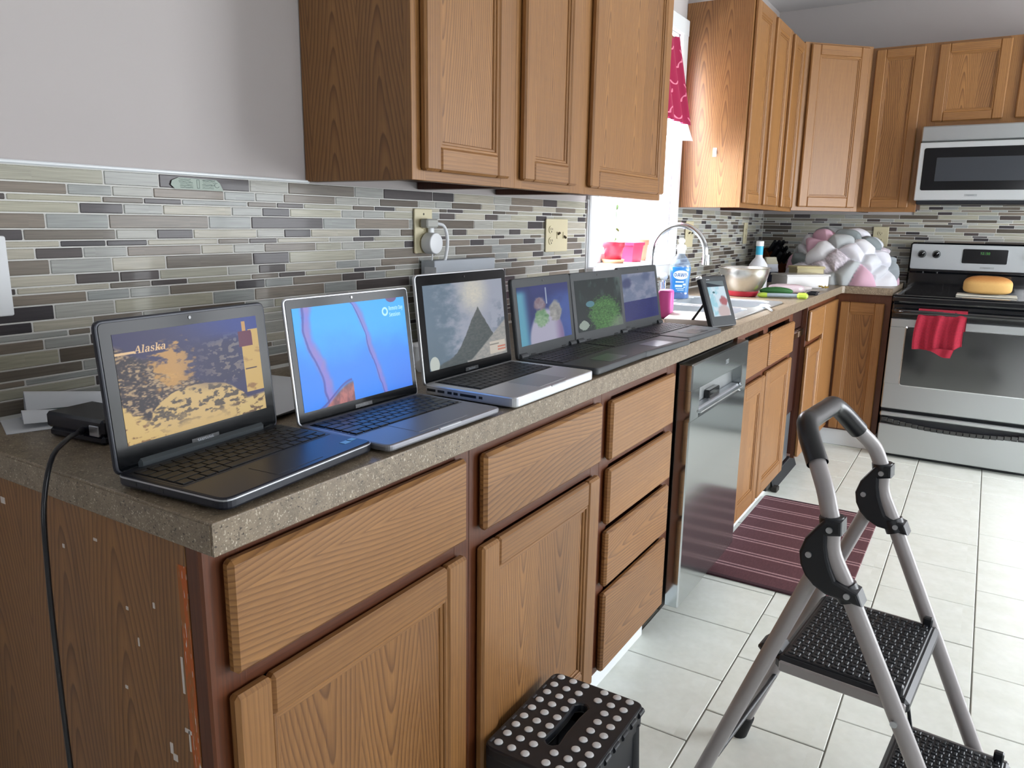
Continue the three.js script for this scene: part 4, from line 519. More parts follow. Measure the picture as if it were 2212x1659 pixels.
{ const g = thing('cardboard_box', 'white open-sided box standing against the tiles behind the silver laptop', 'box', [1.29, CT, 0.05]); part('body', bb(-0.145, 0.15, 0, 0.222, -0.035, 0.012, { c: 0.0015 }), std({ color: 0xb7bec6, roughness: 0.8 }), g); part('flap', [bx(0.045, 0.18, 0.0015, -0.165, 0.1, 0.0, { c: 0.0005 }).rotateZ(0.06), bx(0.0015, 0.03, 0.04, -0.148, 0.19, 0.0, { c: 0.0004 })], M.paper, g); part('cable_loop', tube([[-0.06, 0.15, 0.03], [-0.03, 0.172, 0.03], [0.0, 0.178, 0.03], [0.03, 0.17, 0.03], [0.05, 0.15, 0.03]], 0.004, 30, 8), M.white, g); }
{ const g = thing('sticker', 'torn pale green printed label stuck on a dark tile under the white trim', 'sticker', [0.47, 1.325, 0.0098]);
  const s = new THREE.Shape(); s.moveTo(-0.05, 0.0); s.lineTo(0.058, -0.0008); s.lineTo(0.05, 0.014); s.lineTo(0.042, 0.0195); s.lineTo(-0.04, 0.021); s.lineTo(-0.055, 0.015); s.lineTo(-0.058, 0.007); s.lineTo(-0.05, 0.0);
  const t = canvasTex(512, 128, (c) => { c.fillStyle = '#b2bfb6'; c.fillRect(0, 0, 512, 128); c.strokeStyle = '#5f6d66'; for (let k = 0; k < 13; k++) { const x = k < 6 ? 70 + rnd() * 20 : 290 + rnd() * 20, y = 24 + (k % 6) * 16; c.lineWidth = 3 + rnd() * 4; c.beginPath(); for (let i = 0; i < 9; i++) c.lineTo(x + i * (13 + rnd() * 4), y + (rnd() - 0.5) * 7); c.stroke(); } c.lineWidth = 5; c.strokeRect(248, 20, 22, 88); c.beginPath(); c.arc(446, 70, 24, 0.4, 5); c.stroke(); });
  const e = ext(s, 0.0006, 0, 1), p = e.attributes.position; for (let i = 0; i < p.count; i++) e.attributes.uv.setXY(i, (p.getX(i) + 0.058) / 0.116, (p.getY(i) + 0.001) / 0.023); part('label', e, std({ map: t, roughness: 0.8 }), g); }
{ // black adapter and its cord that hangs over the counter end
  const g = thing('power_adapter', 'black power adapter with a cord behind the nearest laptop', 'adapter', [0.125, CT, 0.205], { turn: 0.12 });
  part('body', [bx(0.075, 0.014, 0.12, 0, 0.008, 0, { c: 0.004 }), bx(0.079, 0.024, 0.125, 0, 0.027, 0, { c: 0.004 })], phy({ color: 0x1a1d28, roughness: 0.25 }), g); part('socket', bx(0.004, 0.016, 0.02, -0.039, 0.022, 0.045, { c: 0.001 }), M.alu, g);
  part('cord', tube([[-0.038, 0.018, 0.018], [-0.06, 0.022, 0.035], [-0.1, 0.03, 0.075], [-0.14, 0.02, 0.1], [-0.165, -0.03, 0.112], [-0.175, -0.12, 0.118], [-0.178, -0.4, 0.12], [-0.17, -0.93, 0.12]], 0.0034, 90, 10), phy({ color: 0x1c1d22, roughness: 0.3 }), g);
  part('strain_relief', rod([-0.036, 0.019, 0.016], [-0.056, 0.021, 0.032], 0.0065, 0.004), phy({ color: 0x23252b, roughness: 0.3 }), g);
}
{ const g = thing('folded_leaflet', 'curled white leaflet with a dark green band behind the black adapter', 'paper', [0.17, CT, 0.075], { turn: -0.35 });
  const gm = std({ color: 0x2c4547, roughness: 0.8 });
  part('page', sheet((u, v) => [-0.075 + 0.17 * u, 0.002 + 0.045 * Math.sin(Math.PI * (0.12 + 0.8 * v)) * (1 - 0.55 * u), -0.03 - 0.035 * v + 0.02 * (1 - u)], 20, 14, 0.0012), M.paper, g); part('page', sheet((u, v) => [-0.085 + 0.16 * u, 0.002 + 0.026 * Math.sin(Math.PI * (0.1 + 0.8 * v)) * (1 - 0.6 * u), 0.045 - 0.034 * v], 20, 14, 0.0012), M.paper, g);
  part('band', sheet((u, v) => [-0.08 + 0.16 * u, 0.004 + 0.016 * (1 - 0.5 * u) * (0.7 + 0.3 * Math.sin(v * 3)), 0.012 - 0.045 * v + 0.014 * (1 - u)], 16, 8, 0.0012), gm, g); part('page', bx(0.2, 0.0015, 0.12, -0.01, 0.001, 0.0, { c: 0.0004 }), M.paper, g); }
{ const g = thing('paper_stack', 'thin stack of white papers lying between the first and second laptops', 'paper', [0.43, CT + 0.001, 0.225], { turn: 0.12 }); for (let k = 0; k < 6; k++) part('page', sheet((u, v) => [-0.14 + 0.28 * u, 0.001 + k * 0.0016 + 0.006 * Math.pow(v, 3) * (1 - v) * k + 0.002 * Math.sin(u * 5 + k), -0.19 + 0.3 * v + k * 0.002], 8, 8, 0.0009), M.paper, g); }
{ const g = thing('square_charger', 'white square charger with its folded plug between the blue and mountain screens', 'charger', [0.815, CT, 0.26]); part('body', bx(0.058, 0.058, 0.026, 0.01, 0.031, 0, { c: 0.006 }), M.white, g); part('cap', [lathe([[0, 0], [0.014, 0], [0.017, 0.004], [0.012, 0.02], [0, 0.024]], 20).rotateZ(-Math.PI / 2).translate(-0.018, 0.012, 0.03)], M.white, g); part('cord', tube([[0.03, 0.01, 0.01], [0.05, 0.004, 0.03], [0.03, 0.003, 0.06], [-0.02, 0.003, 0.05]], 0.002, 20, 8), M.white, g); }
// ---------------------------------------------------------------- sink and what stands round it
{
  const sk = std({ color: 0xd7dbdd, metalness: 0.8, roughness: 0.3 }), g = thing('kitchen_sink', 'double-bowl stainless sink set in the worktop under the window', 'sink', [2.56, CT, 0.33], { org: [2.56, CT, 0.33] });
  const s = rrect(0.74, 0.54, 0.03); for (const c of [-0.175, 0.175]) { const p = rrect(0.315, 0.36, 0.05, new THREE.Path()); s.holes.push(new THREE.Path(p.getPoints(5).map(q => new THREE.Vector2(q.x + c, q.y - 0.045)))); }
  part('rim', ext(s, 0.007, 0.0022, 6).rotateX(-Math.PI / 2).translate(2.56, CT, 0.32), sk, g);
  for (const c of [-0.175, 0.175]) { const b = part('bowl', [bb(2.56 + c - 0.161, 2.56 + c - 0.157, CT - 0.17, CT + 0.003, 0.185, 0.547, { c: 0.001 }), bb(2.56 + c + 0.157, 2.56 + c + 0.161, CT - 0.17, CT + 0.003, 0.185, 0.547, { c: 0.001 }), bb(2.56 + c - 0.16, 2.56 + c + 0.16, CT - 0.17, CT + 0.003, 0.184, 0.188, { c: 0.001 }), bb(2.56 + c - 0.16, 2.56 + c + 0.16, CT - 0.17, CT + 0.003, 0.542, 0.546, { c: 0.001 }), bb(2.56 + c - 0.16, 2.56 + c + 0.16, CT - 0.174, CT - 0.17, 0.184, 0.546, { c: 0.001 })], sk, g); part('drain', cyl(0.04, 0.04, 0.004, 24).translate(2.56 + c, CT - 0.168, 0.365), M.chrome, b); }
}
{ const g = thing('faucet', 'tall gooseneck tap with a silver arched spout over the sink', 'faucet', [2.58, CT + 0.006, 0.115]); const p = []; for (let i = 0; i <= 16; i++) { const a = Math.PI * i / 16; p.push([0.0, 0.205 + 0.113 * Math.sin(a), 0.113 - 0.113 * Math.cos(a)]); }
  part('spout', tube([[0, 0, 0], [0, 0.1, 0], ...p, [0, 0.19, 0.2285]], 0.0115, 90, 16), M.chrome, g); part('base', [lathe([[0.028, 0], [0.028, 0.006], [0.02, 0.02], [0.017, 0.05], [0.0135, 0.06]], 28)], M.chrome, g); part('nozzle', cyl(0.0145, 0.016, 0.04, 20).translate(0, 0.182, 0.229), M.chrome, g); }
{ const g = thing('tap_handle', 'small silver side tap with a round ball knob beside the soap bottle', 'tap', [2.76, CT + 0.006, 0.1]); part('post', [lathe([[0.022, 0], [0.02, 0.01], [0.012, 0.02], [0.013, 0.07], [0.009, 0.078]], 24), cyl(0.009, 0.012, 0.05, 16).translate(-0.035, 0.045, 0), lathe([[0.016, 0], [0.014, 0.02], [0.01, 0.03]], 20).translate(-0.035, 0, 0)], M.chrome, g); part('knob', new THREE.SphereGeometry(0.0185, 24, 16).translate(0.002, 0.092, 0), phy({ color: 0xdfe0da, roughness: 0.2 }), g); }
{ // blue dish soap bottle
  const g = thing('soap_bottle', 'clear squeeze bottle of blue dish soap with a white cap behind the sink', 'bottle', [2.745, CT + 0.006, 0.18], { turn: -0.95 }); g.scale.set(1.12, 0.94, 1.12);
  const prof = [[0, 0], [0.036, 0], [0.041, 0.006], [0.038, 0.03], [0.037, 0.07], [0.042, 0.12], [0.0425, 0.148], [0.036, 0.17], [0.024, 0.192], [0.016, 0.204], [0.0145, 0.215]], gb = lathe(prof, 36).scale(1, 1, 0.62);
  part('bottle', gb, phy({ color: 0xdfeaf2, transmission: 0.9, thickness: 0, roughness: 0.08 }), g); part('soap', lathe([[0, 0.002], [0.034, 0.002], [0.0385, 0.008], [0.036, 0.03], [0.035, 0.07], [0.04, 0.12], [0.0402, 0.148], [0, 0.1485]], 36).scale(1, 1, 0.6), phy({ color: 0x1f78c8, roughness: 0.12, transmission: 0.25, thickness: 0 }), g);
  const lab = canvasTex(256, 320, c => { c.fillStyle = '#2a7ac0'; c.fillRect(0, 0, 256, 320); c.fillStyle = '#d8eef8'; c.beginPath(); c.ellipse(118, 96, 104, 58, 0, 0, 7); c.fill(); c.fillStyle = '#22448e'; c.font = 'bold 62px sans-serif'; c.fillText('DAWN', 26, 118, 190); c.fillStyle = '#cfe6f4'; for (const [x, y, w, h] of [[176, 16, 56, 9], [190, 32, 42, 9], [50, 176, 110, 18], [44, 222, 98, 30], [150, 206, 40, 24], [160, 248, 22, 12], [56, 268, 110, 9], [76, 290, 90, 7]]) c.fillRect(x, y, w, h); });
  const lg = new THREE.CylinderGeometry(0.0432, 0.0388, 0.115, 28, 1, true, -0.95, 1.9).scale(1, 1, 0.63).translate(0, 0.09, 0.0006); part('label', lg, phy({ map: lab, roughness: 0.3, side: THREE.DoubleSide }), g);
  part('cap', [lathe([[0.015, 0.21], [0.0155, 0.228], [0.02, 0.23], [0.017, 0.247], [0.009, 0.252], [0.0085, 0.258], [0.0125, 0.263], [0.0125, 0.272], [0.007, 0.279], [0, 0.28]], 24)], M.white, g);
}
{ const g = thing('pink_cup', 'bright pink plastic cup between the last laptop and the sink', 'cup', [2.1, CT, 0.362], { turn: 0.2 }); part('body', flat(ext(rrect(0.062, 0.05, 0.016), 0.1, 0.008, 8)), phy({ color: 0xf268bb, roughness: 0.35 }), g); }
{ const g = thing('cutting_board', 'small white cutting board at the front of the sink behind the tablet', 'board', [2.06, CT, 0.475], { turn: 0.22 }); part('board', flat(slab(0.25, 0.16, 0.02, 0.012, 0.004)), phy({ color: 0xe9ddd6, roughness: 0.5 }), g); }
{ const g = thing('spoon', 'white spoon left on the front rim of the sink', 'spoon', [2.62, CT + 0.008, 0.585], { turn: 0.35 }); const b = new THREE.SphereGeometry(1, 20, 12).scale(0.032, 0.006, 0.021).translate(0, 0.007, 0); part('bowl', b, M.white, g); part('stem', rod([-0.03, 0.007, 0], [-0.17, 0.006, 0.006], 0.005, 0.004), M.white, g); }
{ // steel mixing bowl with a red foot
  const g = thing('mixing_bowl', 'brushed steel mixing bowl with a red rubber foot right of the sink', 'bowl', [3.15, CT, 0.35]);
  part('bowl', lathe([[0, 0.014], [0.05, 0.014], [0.066, 0.02], [0.088, 0.045], [0.105, 0.08], [0.113, 0.112], [0.115, 0.13], [0.121, 0.133], [0.121, 0.1355], [0.113, 0.1345], [0.109, 0.112], [0.1, 0.082], [0.084, 0.05], [0.06, 0.024], [0, 0.018]], 56), std({ color: 0xc4c2bb, metalness: 0.95, roughness: 0.27 }), g); part('foot', lathe([[0, 0], [0.058, 0], [0.064, 0.004], [0.072, 0.024], [0.069, 0.026], [0.05, 0.012], [0, 0.012]], 48), phy({ color: 0x9c1a2c, roughness: 0.5 }), g);
}
{ const g = thing('liquor_bottle', 'white bottle with a pale blue neck label behind the steel bowl', 'bottle', [3.64, CT, 0.29]); part('glass', lathe([[0, 0], [0.045, 0], [0.05, 0.008], [0.05, 0.1], [0.046, 0.125], [0.03, 0.15], [0.019, 0.163], [0.0175, 0.178], [0.017, 0.235], [0, 0.235]], 32), phy({ color: 0xd3d6da, roughness: 0.35 }), g); part('neck_label', lathe([[0.0185, 0.177], [0.0185, 0.222]], 24), phy({ color: 0x37b0d6, roughness: 0.5, side: THREE.DoubleSide }), g); part('cap', lathe([[0.0195, 0.222], [0.0195, 0.246], [0.017, 0.248], [0, 0.248]], 24), M.white, g); }
{ const g = thing('banana', 'curved pale yellow banana end beside the red-footed bowl', 'fruit', [3.36, CT, 0.4]); part('fruit', tube([[0, 0.012, 0.01], [0.02, 0.012, -0.02], [0.05, 0.03, -0.04], [0.075, 0.06, -0.05]], 0.012, 24, 12), std({ color: 0xd9d2b4, roughness: 0.6 }), g); }
{ const g = thing('knife_block', 'wooden knife block with black handles in the dark corner', 'knife block', [4.56, CT, 0.15], { turn: -0.7 }); part('block', ext((() => { const s = new THREE.Shape(); s.moveTo(-0.07, 0); s.lineTo(0.06, 0); s.lineTo(0.075, 0.09); s.lineTo(-0.03, 0.19); s.lineTo(-0.07, 0.15); s.lineTo(-0.07, 0); return s; })(), 0.1, 0.003, 2).rotateY(-Math.PI / 2).translate(0.05, 0, 0), wood(os, { color: 0xb08a5e }), g); for (let i = 0; i < 3; i++) for (let j = 0; j < 3; j++) part('handle', bx(0.018, 0.1, 0.026, 0, 0, 0, { c: 0.006 }).rotateX(0.75).translate(-0.032 + i * 0.032, 0.2 - j * 0.035, 0.02 + j * 0.034), M.black, g); }
{ const g = thing('flour_bag', 'crumpled blue and red paper bag with a white folded top beside the quilt', 'bag', [4.2, CT, 0.215], { turn: -0.6 }); const f = (y0, y1, w0, w1, d0, d1) => sheet((u, v) => { const a = u * Math.PI * 2, w = mix(w0, w1, v), d = mix(d0, d1, v), q = Math.pow(Math.abs(Math.cos(a)), 0.5) * Math.sign(Math.cos(a)), p = Math.pow(Math.abs(Math.sin(a)), 0.5) * Math.sign(Math.sin(a)); return [q * w + 0.004 * fbm(u * 9, v * 6), mix(y0, y1, v), p * d + 0.004 * fbm(u * 9 + 5, v * 6)]; }, 40, 10, 0.001); part('bag', f(0.001, 0.06, 0.05, 0.05, 0.032, 0.032), M.navy, g); part('bag_middle', f(0.058, 0.105, 0.05, 0.046, 0.032, 0.028), phy({ color: 0xb9bdc6, roughness: 0.7 }), g); part('folded_top', f(0.104, 0.145, 0.046, 0.04, 0.028, 0.01), phy({ color: 0xa9a591, roughness: 0.8 }), g); part('red_panel', bx(0.002, 0.05, 0.04, -0.054, 0.035, 0, { c: 0.0006 }), phy({ color: 0x7e1e28, roughness: 0.6 }), g); }
const clear = phy({ color: 0xd5d2d0, transmission: 0.55, thickness: 0, roughness: 0.25 });
const tubShape = (w, d, h, t = 0.004) => [bb(-w / 2, w / 2, 0, t, -d / 2, d / 2, { c: 0.001 }), bb(-w / 2, w / 2, 0, h, -d / 2, -d / 2 + t, { c: 0.001 }), bb(-w / 2, w / 2, 0, h, d / 2 - t, d / 2, { c: 0.001 }), bb(-w / 2, -w / 2 + t, 0, h, -d / 2, d / 2, { c: 0.001 }), bb(w / 2 - t, w / 2, 0, h, -d / 2, d / 2, { c: 0.001 }), bb(-w / 2 - 0.006, w / 2 + 0.006, h - 0.006, h, -d / 2 - 0.006, -d / 2, { c: 0.001 }), bb(-w / 2 - 0.006, w / 2 + 0.006, h - 0.006, h, d / 2, d / 2 + 0.006, { c: 0.001 }), bb(-w / 2 - 0.006, -w / 2, h - 0.006, h, -d / 2, d / 2, { c: 0.001 }), bb(w / 2, w / 2 + 0.006, h - 0.006, h, -d / 2, d / 2, { c: 0.001 })];
{ const g = thing('food_tub', 'beige plastic tub of red and green salad against the quilt', 'tub', [4.08, CT, 0.45], { turn: -0.95 }); part('tub', tubShape(0.155, 0.11, 0.1), phy({ color: 0xb3a678, roughness: 0.45, transmission: 0.15, thickness: 0 }), g); part('lid', bx(0.166, 0.008, 0.12, 0, 0.104, 0, { c: 0.003 }), phy({ color: 0xb9ae80, roughness: 0.4 }), g); const f = []; for (let k = 0; k < 14; k++) f.push(new THREE.IcosahedronGeometry(rr(0.012, 0.02), 1).translate(rr(0.02, 0.055), rr(0.015, 0.05), rr(-0.03, 0.035))); part('salad', f, std({ color: 0xa6444a, roughness: 0.7 }), g, null, 'stuff'); }
{ const g = thing('food_container', 'long clear plastic container in front of the beige tub', 'container', [3.88, CT, 0.46], { turn: -0.75 }); part('container', tubShape(0.26, 0.14, 0.07), clear, g); part('lid', bx(0.272, 0.006, 0.152, 0, 0.072, 0, { c: 0.002 }), clear, g); part('contents', bx(0.24, 0.035, 0.12, 0, 0.023, 0, { c: 0.01 }), std({ color: 0xa9a3a2, roughness: 0.9 }), g); }
{ const g = thing('vegetable_bag', 'pinkish plastic produce bag behind the vegetable brush', 'bag', [3.42, CT, 0.49], { turn: -1.05 }); const geo = new THREE.SphereGeometry(1, 40, 24), p = geo.attributes.position; for (let i = 0; i < p.count; i++) { const x = p.getX(i), y = p.getY(i), z = p.getZ(i), n = fbm(x * 4 + 7, z * 5 + y * 3); p.setXYZ(i, Math.sign(x) * Math.pow(Math.abs(x), 0.6) * 0.085, 0.024 + Math.sign(y) * Math.pow(Math.abs(y), 0.6) * 0.023 * (0.85 + 0.3 * n), Math.sign(z) * Math.pow(Math.abs(z), 0.7) * 0.045); } geo.computeVertexNormals(); part('bag', geo, phy({ color: 0xc4b2b8, roughness: 0.35, clearcoat: 0.4 }), g); part('twist', [cyl(0.008, 0.016, 0.045, 12).rotateZ(-1.45).translate(0.1, 0.026, 0), bx(0.014, 0.02, 0.02, 0.082, 0.012, 0.01, { c: 0.004 })], phy({ color: 0xb9b2b0, roughness: 0.4 }), g); }
{ const g = thing('bitter_cucumber', 'ridged dark green cucumber lying behind the lime brush', 'vegetable', [3.28, CT, 0.475], { turn: -1.2 }); const geo = new THREE.SphereGeometry(1, 60, 30), p = geo.attributes.position; for (let i = 0; i < p.count; i++) { const x = p.getX(i), y = p.getY(i), z = p.getZ(i), a = Math.atan2(z, y), k = 1 + 0.07 * Math.sin(a * 9) + 0.08 * vn(x * 16 + 20, a * 6 + 30); p.setXYZ(i, x * 0.078, 0.021 + y * 0.019 * k, z * 0.021 * k); } geo.computeVertexNormals(); part('skin', geo, std({ color: 0x2f6b33, roughness: 0.6 }), g); }
{ const g = thing('vegetable_brush', 'grey and lime green handled brush at the worktop edge past the sink', 'brush', [3.15, CT, 0.535], { turn: -1.29 }); part('handle', tube([[-0.09, 0.012, 0], [-0.03, 0.014, 0.003], [0.03, 0.014, 0], [0.07, 0.014, -0.002]], 0.0095, 30, 12), phy({ color: 0x8b98a0, roughness: 0.4 }), g); part('grip', new THREE.SphereGeometry(1, 20, 14).scale(0.028, 0.0125, 0.013).translate(-0.085, 0.0125, 0), phy({ color: 0x9cb53c, roughness: 0.4 }), g); part('head', bx(0.05, 0.028, 0.03, 0.085, 0.0145, 0, { c: 0.009 }), phy({ color: 0xa6bd44, roughness: 0.4 }), g); }
{ const g = thing('snack_wrapper', 'small crumpled yellow wrapper by the inner counter corner', 'wrapper', [3.78, CT, 0.6], { turn: 0.4 }); part('foil', sheet((u, v) => [-0.035 + 0.07 * u, 0.006 + 0.022 * fbm(u * 5 + 2, v * 5), -0.02 + 0.04 * v], 14, 10, 0.001), phy({ color: 0xb39a48, roughness: 0.4 }), g); const b = thing('dark_tray', 'small black tray at the worktop edge below the yellow wrapper', 'tray', [3.45, CT, 0.612], { turn: 0.05 }); part('tray', tubShape(0.09, 0.035, 0.014, 0.002), M.black, b); }
{ // heaped puffy quilt: one draped cloth with padded patches
  const g = thing('quilt', 'heaped puffy quilt of white, grey and pink patches in the counter corner', 'quilt', [4.44, CT, 0.58]);
  const NU = 220, NV = 100, pos = [], col = [], idx = [], pal = [[208, 208, 216], [200, 202, 208], [140, 146, 150], [188, 180, 188], [206, 168, 186], [122, 130, 132], [214, 214, 219], [165, 169, 171]];
  const seeds = []; for (let k = 0; k < 46; k++) { const y = (k + 0.5) / 46, a = k * 2.39996 + rr(-0.3, 0.3), r = Math.sqrt(1 - y * y); seeds.push([r * Math.cos(a), y + rr(-0.05, 0.05), r * Math.sin(a), Math.floor(rnd() * 8)]); }
  for (let j = 0; j <= NV; j++) for (let i = 0; i <= NU; i++) {
    const u = i / NU, v = j / NV, ph = u * Math.PI * 2, th = v * Math.PI * 0.5;    // v = 0 at the worktop, 1 at the crown
    const d = [-Math.cos(ph) * Math.cos(th), Math.sin(th), Math.sin(ph) * Math.cos(th)]; let m1 = 9, m2 = 9, best = 0;
    const wx = 0.1 * (fbm(d[0] * 3 + 8, d[2] * 3 + d[1] * 2 + 8, 2) - 0.5); seeds.forEach((s, k) => { const q = Math.hypot(d[0] - s[0] + wx, d[1] - s[1], d[2] - s[2] - wx); if (q < m1) { m2 = m1; m1 = q; best = k; } else if (q < m2) m2 = q; });
    const puff = 1 - Math.exp(-(m2 - m1) * 9), loose = ss(0.62, 0.4, v) * ss(0.3, 0.36, u) * ss(0.66, 0.56, u);   // a flap of thin grey cloth hangs over the front right
    const n = fbm(d[0] * 1.6 + 4, d[2] * 1.6 + v * 2 + 4, 3) - 0.5, fold = Math.sin(ph * 13 + 5 * n + v * 3) * 0.5 + fbm(d[0] * 7 + 9, d[2] * 9 + v * 4, 3) - 0.5;
    const R = 1 + 0.18 * n + mix(0.17 * (puff - 0.6), 0.1 * fold, loose), prof = Math.pow(Math.cos(th), 0.7), x0 = -Math.cos(ph) * 0.25 * prof * R, z0 = Math.sin(ph) * 0.31 * prof * R;
    const y = 0.315 * Math.pow(Math.sin(th), 0.9) * (1 + 0.14 * n + mix(0.13 * (puff - 0.6), 0.06 * fold, loose)) * (1 - 0.2 * ss(0.05, 0.3, z0));
    pos.push(clamp(x0, -0.4, LX - 4.46), Math.max(0.001, y), clamp(z0, -0.5, 0.315));
    const k = seeds[best][3]; let c = pal[k]; if (loose > 0.5) c = [136, 144, 146]; const pr = k === 3 ? 0.78 + 0.42 * vn(d[0] * 60 + 90, d[2] * 60 + d[1] * 50) : 1; const q = new THREE.Color(`rgb(${c.map(e => Math.round(clamp(e * pr, 0, 255)))})`); col.push(q.r, q.g, q.b);
  }
  for (let j = 0; j < NV; j++) for (let i = 0; i < NU; i++) { const a = j * (NU + 1) + i, b = a + 1, c = a + NU + 1, d = c + 1; idx.push(a, b, c, b, d, c); }
  const geo = new THREE.BufferGeometry(); geo.setAttribute('position', new THREE.Float32BufferAttribute(pos, 3)); geo.setAttribute('color', new THREE.Float32BufferAttribute(col, 3)); geo.setIndex(idx); geo.computeVertexNormals();
  part('cover', geo, std({ vertexColors: true, roughness: 1, side: THREE.DoubleSide }), g);
}
// ---------------------------------------------------------------- at the window
const terra = (c) => phy({ color: c, roughness: 0.4, transmission: 0.12, thickness: 0 });
{ const g = thing('flower_pot', 'red plastic flower pot with a thin vine on the window sill', 'flower pot', [2.55, 1.106, -0.055]); part('saucer', lathe([[0, 0], [0.044, 0], [0.05, 0.016], [0.046, 0.016], [0, 0.006]], 28), phy({ color: 0xd8a27c, roughness: 0.6 }), g); part('pot', lathe([[0, 0.008], [0.034, 0.008], [0.043, 0.066], [0.048, 0.068], [0.049, 0.088], [0.043, 0.088], [0.038, 0.05], [0, 0.05]], 28), terra(0xc02842), g); const s = part('stem', tube([[0, 0.05, 0], [0.004, 0.1, 0.005], [0.02, 0.125, 0.0], [0.03, 0.15, -0.005], [0.015, 0.2, 0], [0.008, 0.25, 0.004]], 0.0014, 40, 6), std({ color: 0x3e5a2c, roughness: 0.7 }), g); for (const [x, y, a] of [[0.004, 0.1, 0.5], [0.026, 0.14, -0.7], [0.01, 0.235, 1.3]]) part('leaf', new THREE.SphereGeometry(1, 12, 8).scale(0.012, 0.0025, 0.006).rotateZ(a).translate(x + 0.01, y, 0), std({ color: 0x4c6a30, roughness: 0.7 }), s); }
{ const g = thing('planter', 'pink rectangular planter beside the red pot on the window sill', 'planter', [2.72, 1.106, -0.05]); const s = (w0, d0, w1, d1, y0, y1) => { const q = cbox(1, 1, 1, 0.02), p = q.attributes.position; for (let i = 0; i < p.count; i++) { const t = p.getY(i) + 0.5; p.setXYZ(i, p.getX(i) * mix(w0, w1, t), mix(y0, y1, t), p.getZ(i) * mix(d0, d1, t)); } q.computeVertexNormals(); return q; }; part('pot', [s(0.1, 0.066, 0.118, 0.08, 0, 0.078)], terra(0xd4406c), g); part('rim', s(0.126, 0.088, 0.128, 0.09, 0.072, 0.086), terra(0xd4406c), g); }
{ const g = thing('clay_dish', 'small tan clay pot at the right end of the window sill', 'pot', [2.87, 1.106, -0.065]); part('pot', lathe([[0, 0], [0.028, 0], [0.036, 0.07], [0.04, 0.072], [0.04, 0.095], [0.034, 0.095], [0.03, 0.05], [0, 0.05]], 24), phy({ color: 0xb98a6c, roughness: 0.7 }), g); }
{ // crimson valance with a pale trellis print and a white hem
  const tw = 256, cloth = canvasTex(tw, tw, c => { c.fillStyle = '#a3244e'; c.fillRect(0, 0, tw, tw); c.strokeStyle = '#e08aa2'; c.lineWidth = 7; for (const [ox, oy] of [[0, 0], [128, 128], [256, 0], [0, 256], [256, 256]]) { c.save(); c.translate(ox, oy); c.beginPath(); for (let q = 0; q < 4; q++) { c.rotate(Math.PI / 2); c.moveTo(-34, -100); c.quadraticCurveTo(0, -152, 34, -100); c.lineTo(52, -100); c.quadraticCurveTo(56, -56, 100, -52); c.lineTo(100, -34); } c.stroke(); c.restore(); } });
  cloth.wrapS = cloth.wrapT = THREE.RepeatWrapping; cloth.repeat.set(6, 2.6);
  const f = (y0, y1, z0, z1, w) => (u, v) => { const t = v, yy = mix(y0, y1, t), k = (y0 - yy) / 0.4; return [mix(2.25, 3.03 + 0.02 * t, u) + 0.004 * Math.sin(u * 60 + 1), yy, mix(z0, z1, t) + (0.008 + w * t) * Math.sin(u * 46) + 0.004]; };
  const g = thing('valance', 'crimson window valance with a pale trellis pattern and white hem', 'curtain', [2.6, 1.64, 0.06], { org: [2.6, 1.64, 0.06] });
  part('cloth', sheet(f(2.1, 1.72, 0.0, 0.06, 0.01), 140, 24, 0.002), phy({ map: cloth, roughness: 1, transmission: 0.12, thickness: 0 }), g); part('hem', sheet(f(1.722, 1.65, 0.062, 0.07, 0.014), 140, 6, 0.002), phy({ color: 0xeceaf0, roughness: 1, transmission: 0.35, thickness: 0 }), g); part('curtain_rod', [rod([2.248, 2.095, -0.004], [3.042, 2.095, -0.004], 0.006)], M.chrome, g);
}
// ---------------------------------------------------------------- on the floor
{ // striped runner
  const g = thing('kitchen_rug', 'maroon striped kitchen rug in front of the sink cabinet', 'rug', [2.605, 0, 0.8]);
  const t = canvasTex(1024, 512, (c, w, h) => { const im = c.createImageData(w, h); for (let j = 0; j < h; j++) for (let i = 0; i < w; i++) { const u = i / w, s = (u * 7.15 + 0.42) % 1, k = 0.8 + 0.4 * vn(i * 0.9, j * 0.9) * (0.6 + 0.4 * vn(i * 0.05, j * 0.3)); let q = [92, 54, 60]; for (const e of [0.19, 0.36]) { const d = Math.abs(s - e); if (d < 0.05) q = lerpC([164, 128, 130], q, ss(0.034, 0.05, d)); } if (s > 0.24 && s < 0.31) q = [78, 42, 52]; if (u < 0.018 || u > 0.982) q = [62, 34, 42]; const o = (j * w + i) * 4; im.data[o] = q[0] * k; im.data[o + 1] = q[1] * k; im.data[o + 2] = q[2] * k; im.data[o + 3] = 255; } c.putImageData(im, 0, 0); });
  const geo = flat(slab(0.975, 0.5, 0.008, 0.02, 0.003)), p = geo.attributes.position; for (let i = 0; i < p.count; i++) geo.attributes.uv.setXY(i, p.getX(i) / 0.975 + 0.5, p.getZ(i) / 0.5 + 0.5); part('pile', geo, std({ map: t, roughness: 1 }), g);
}
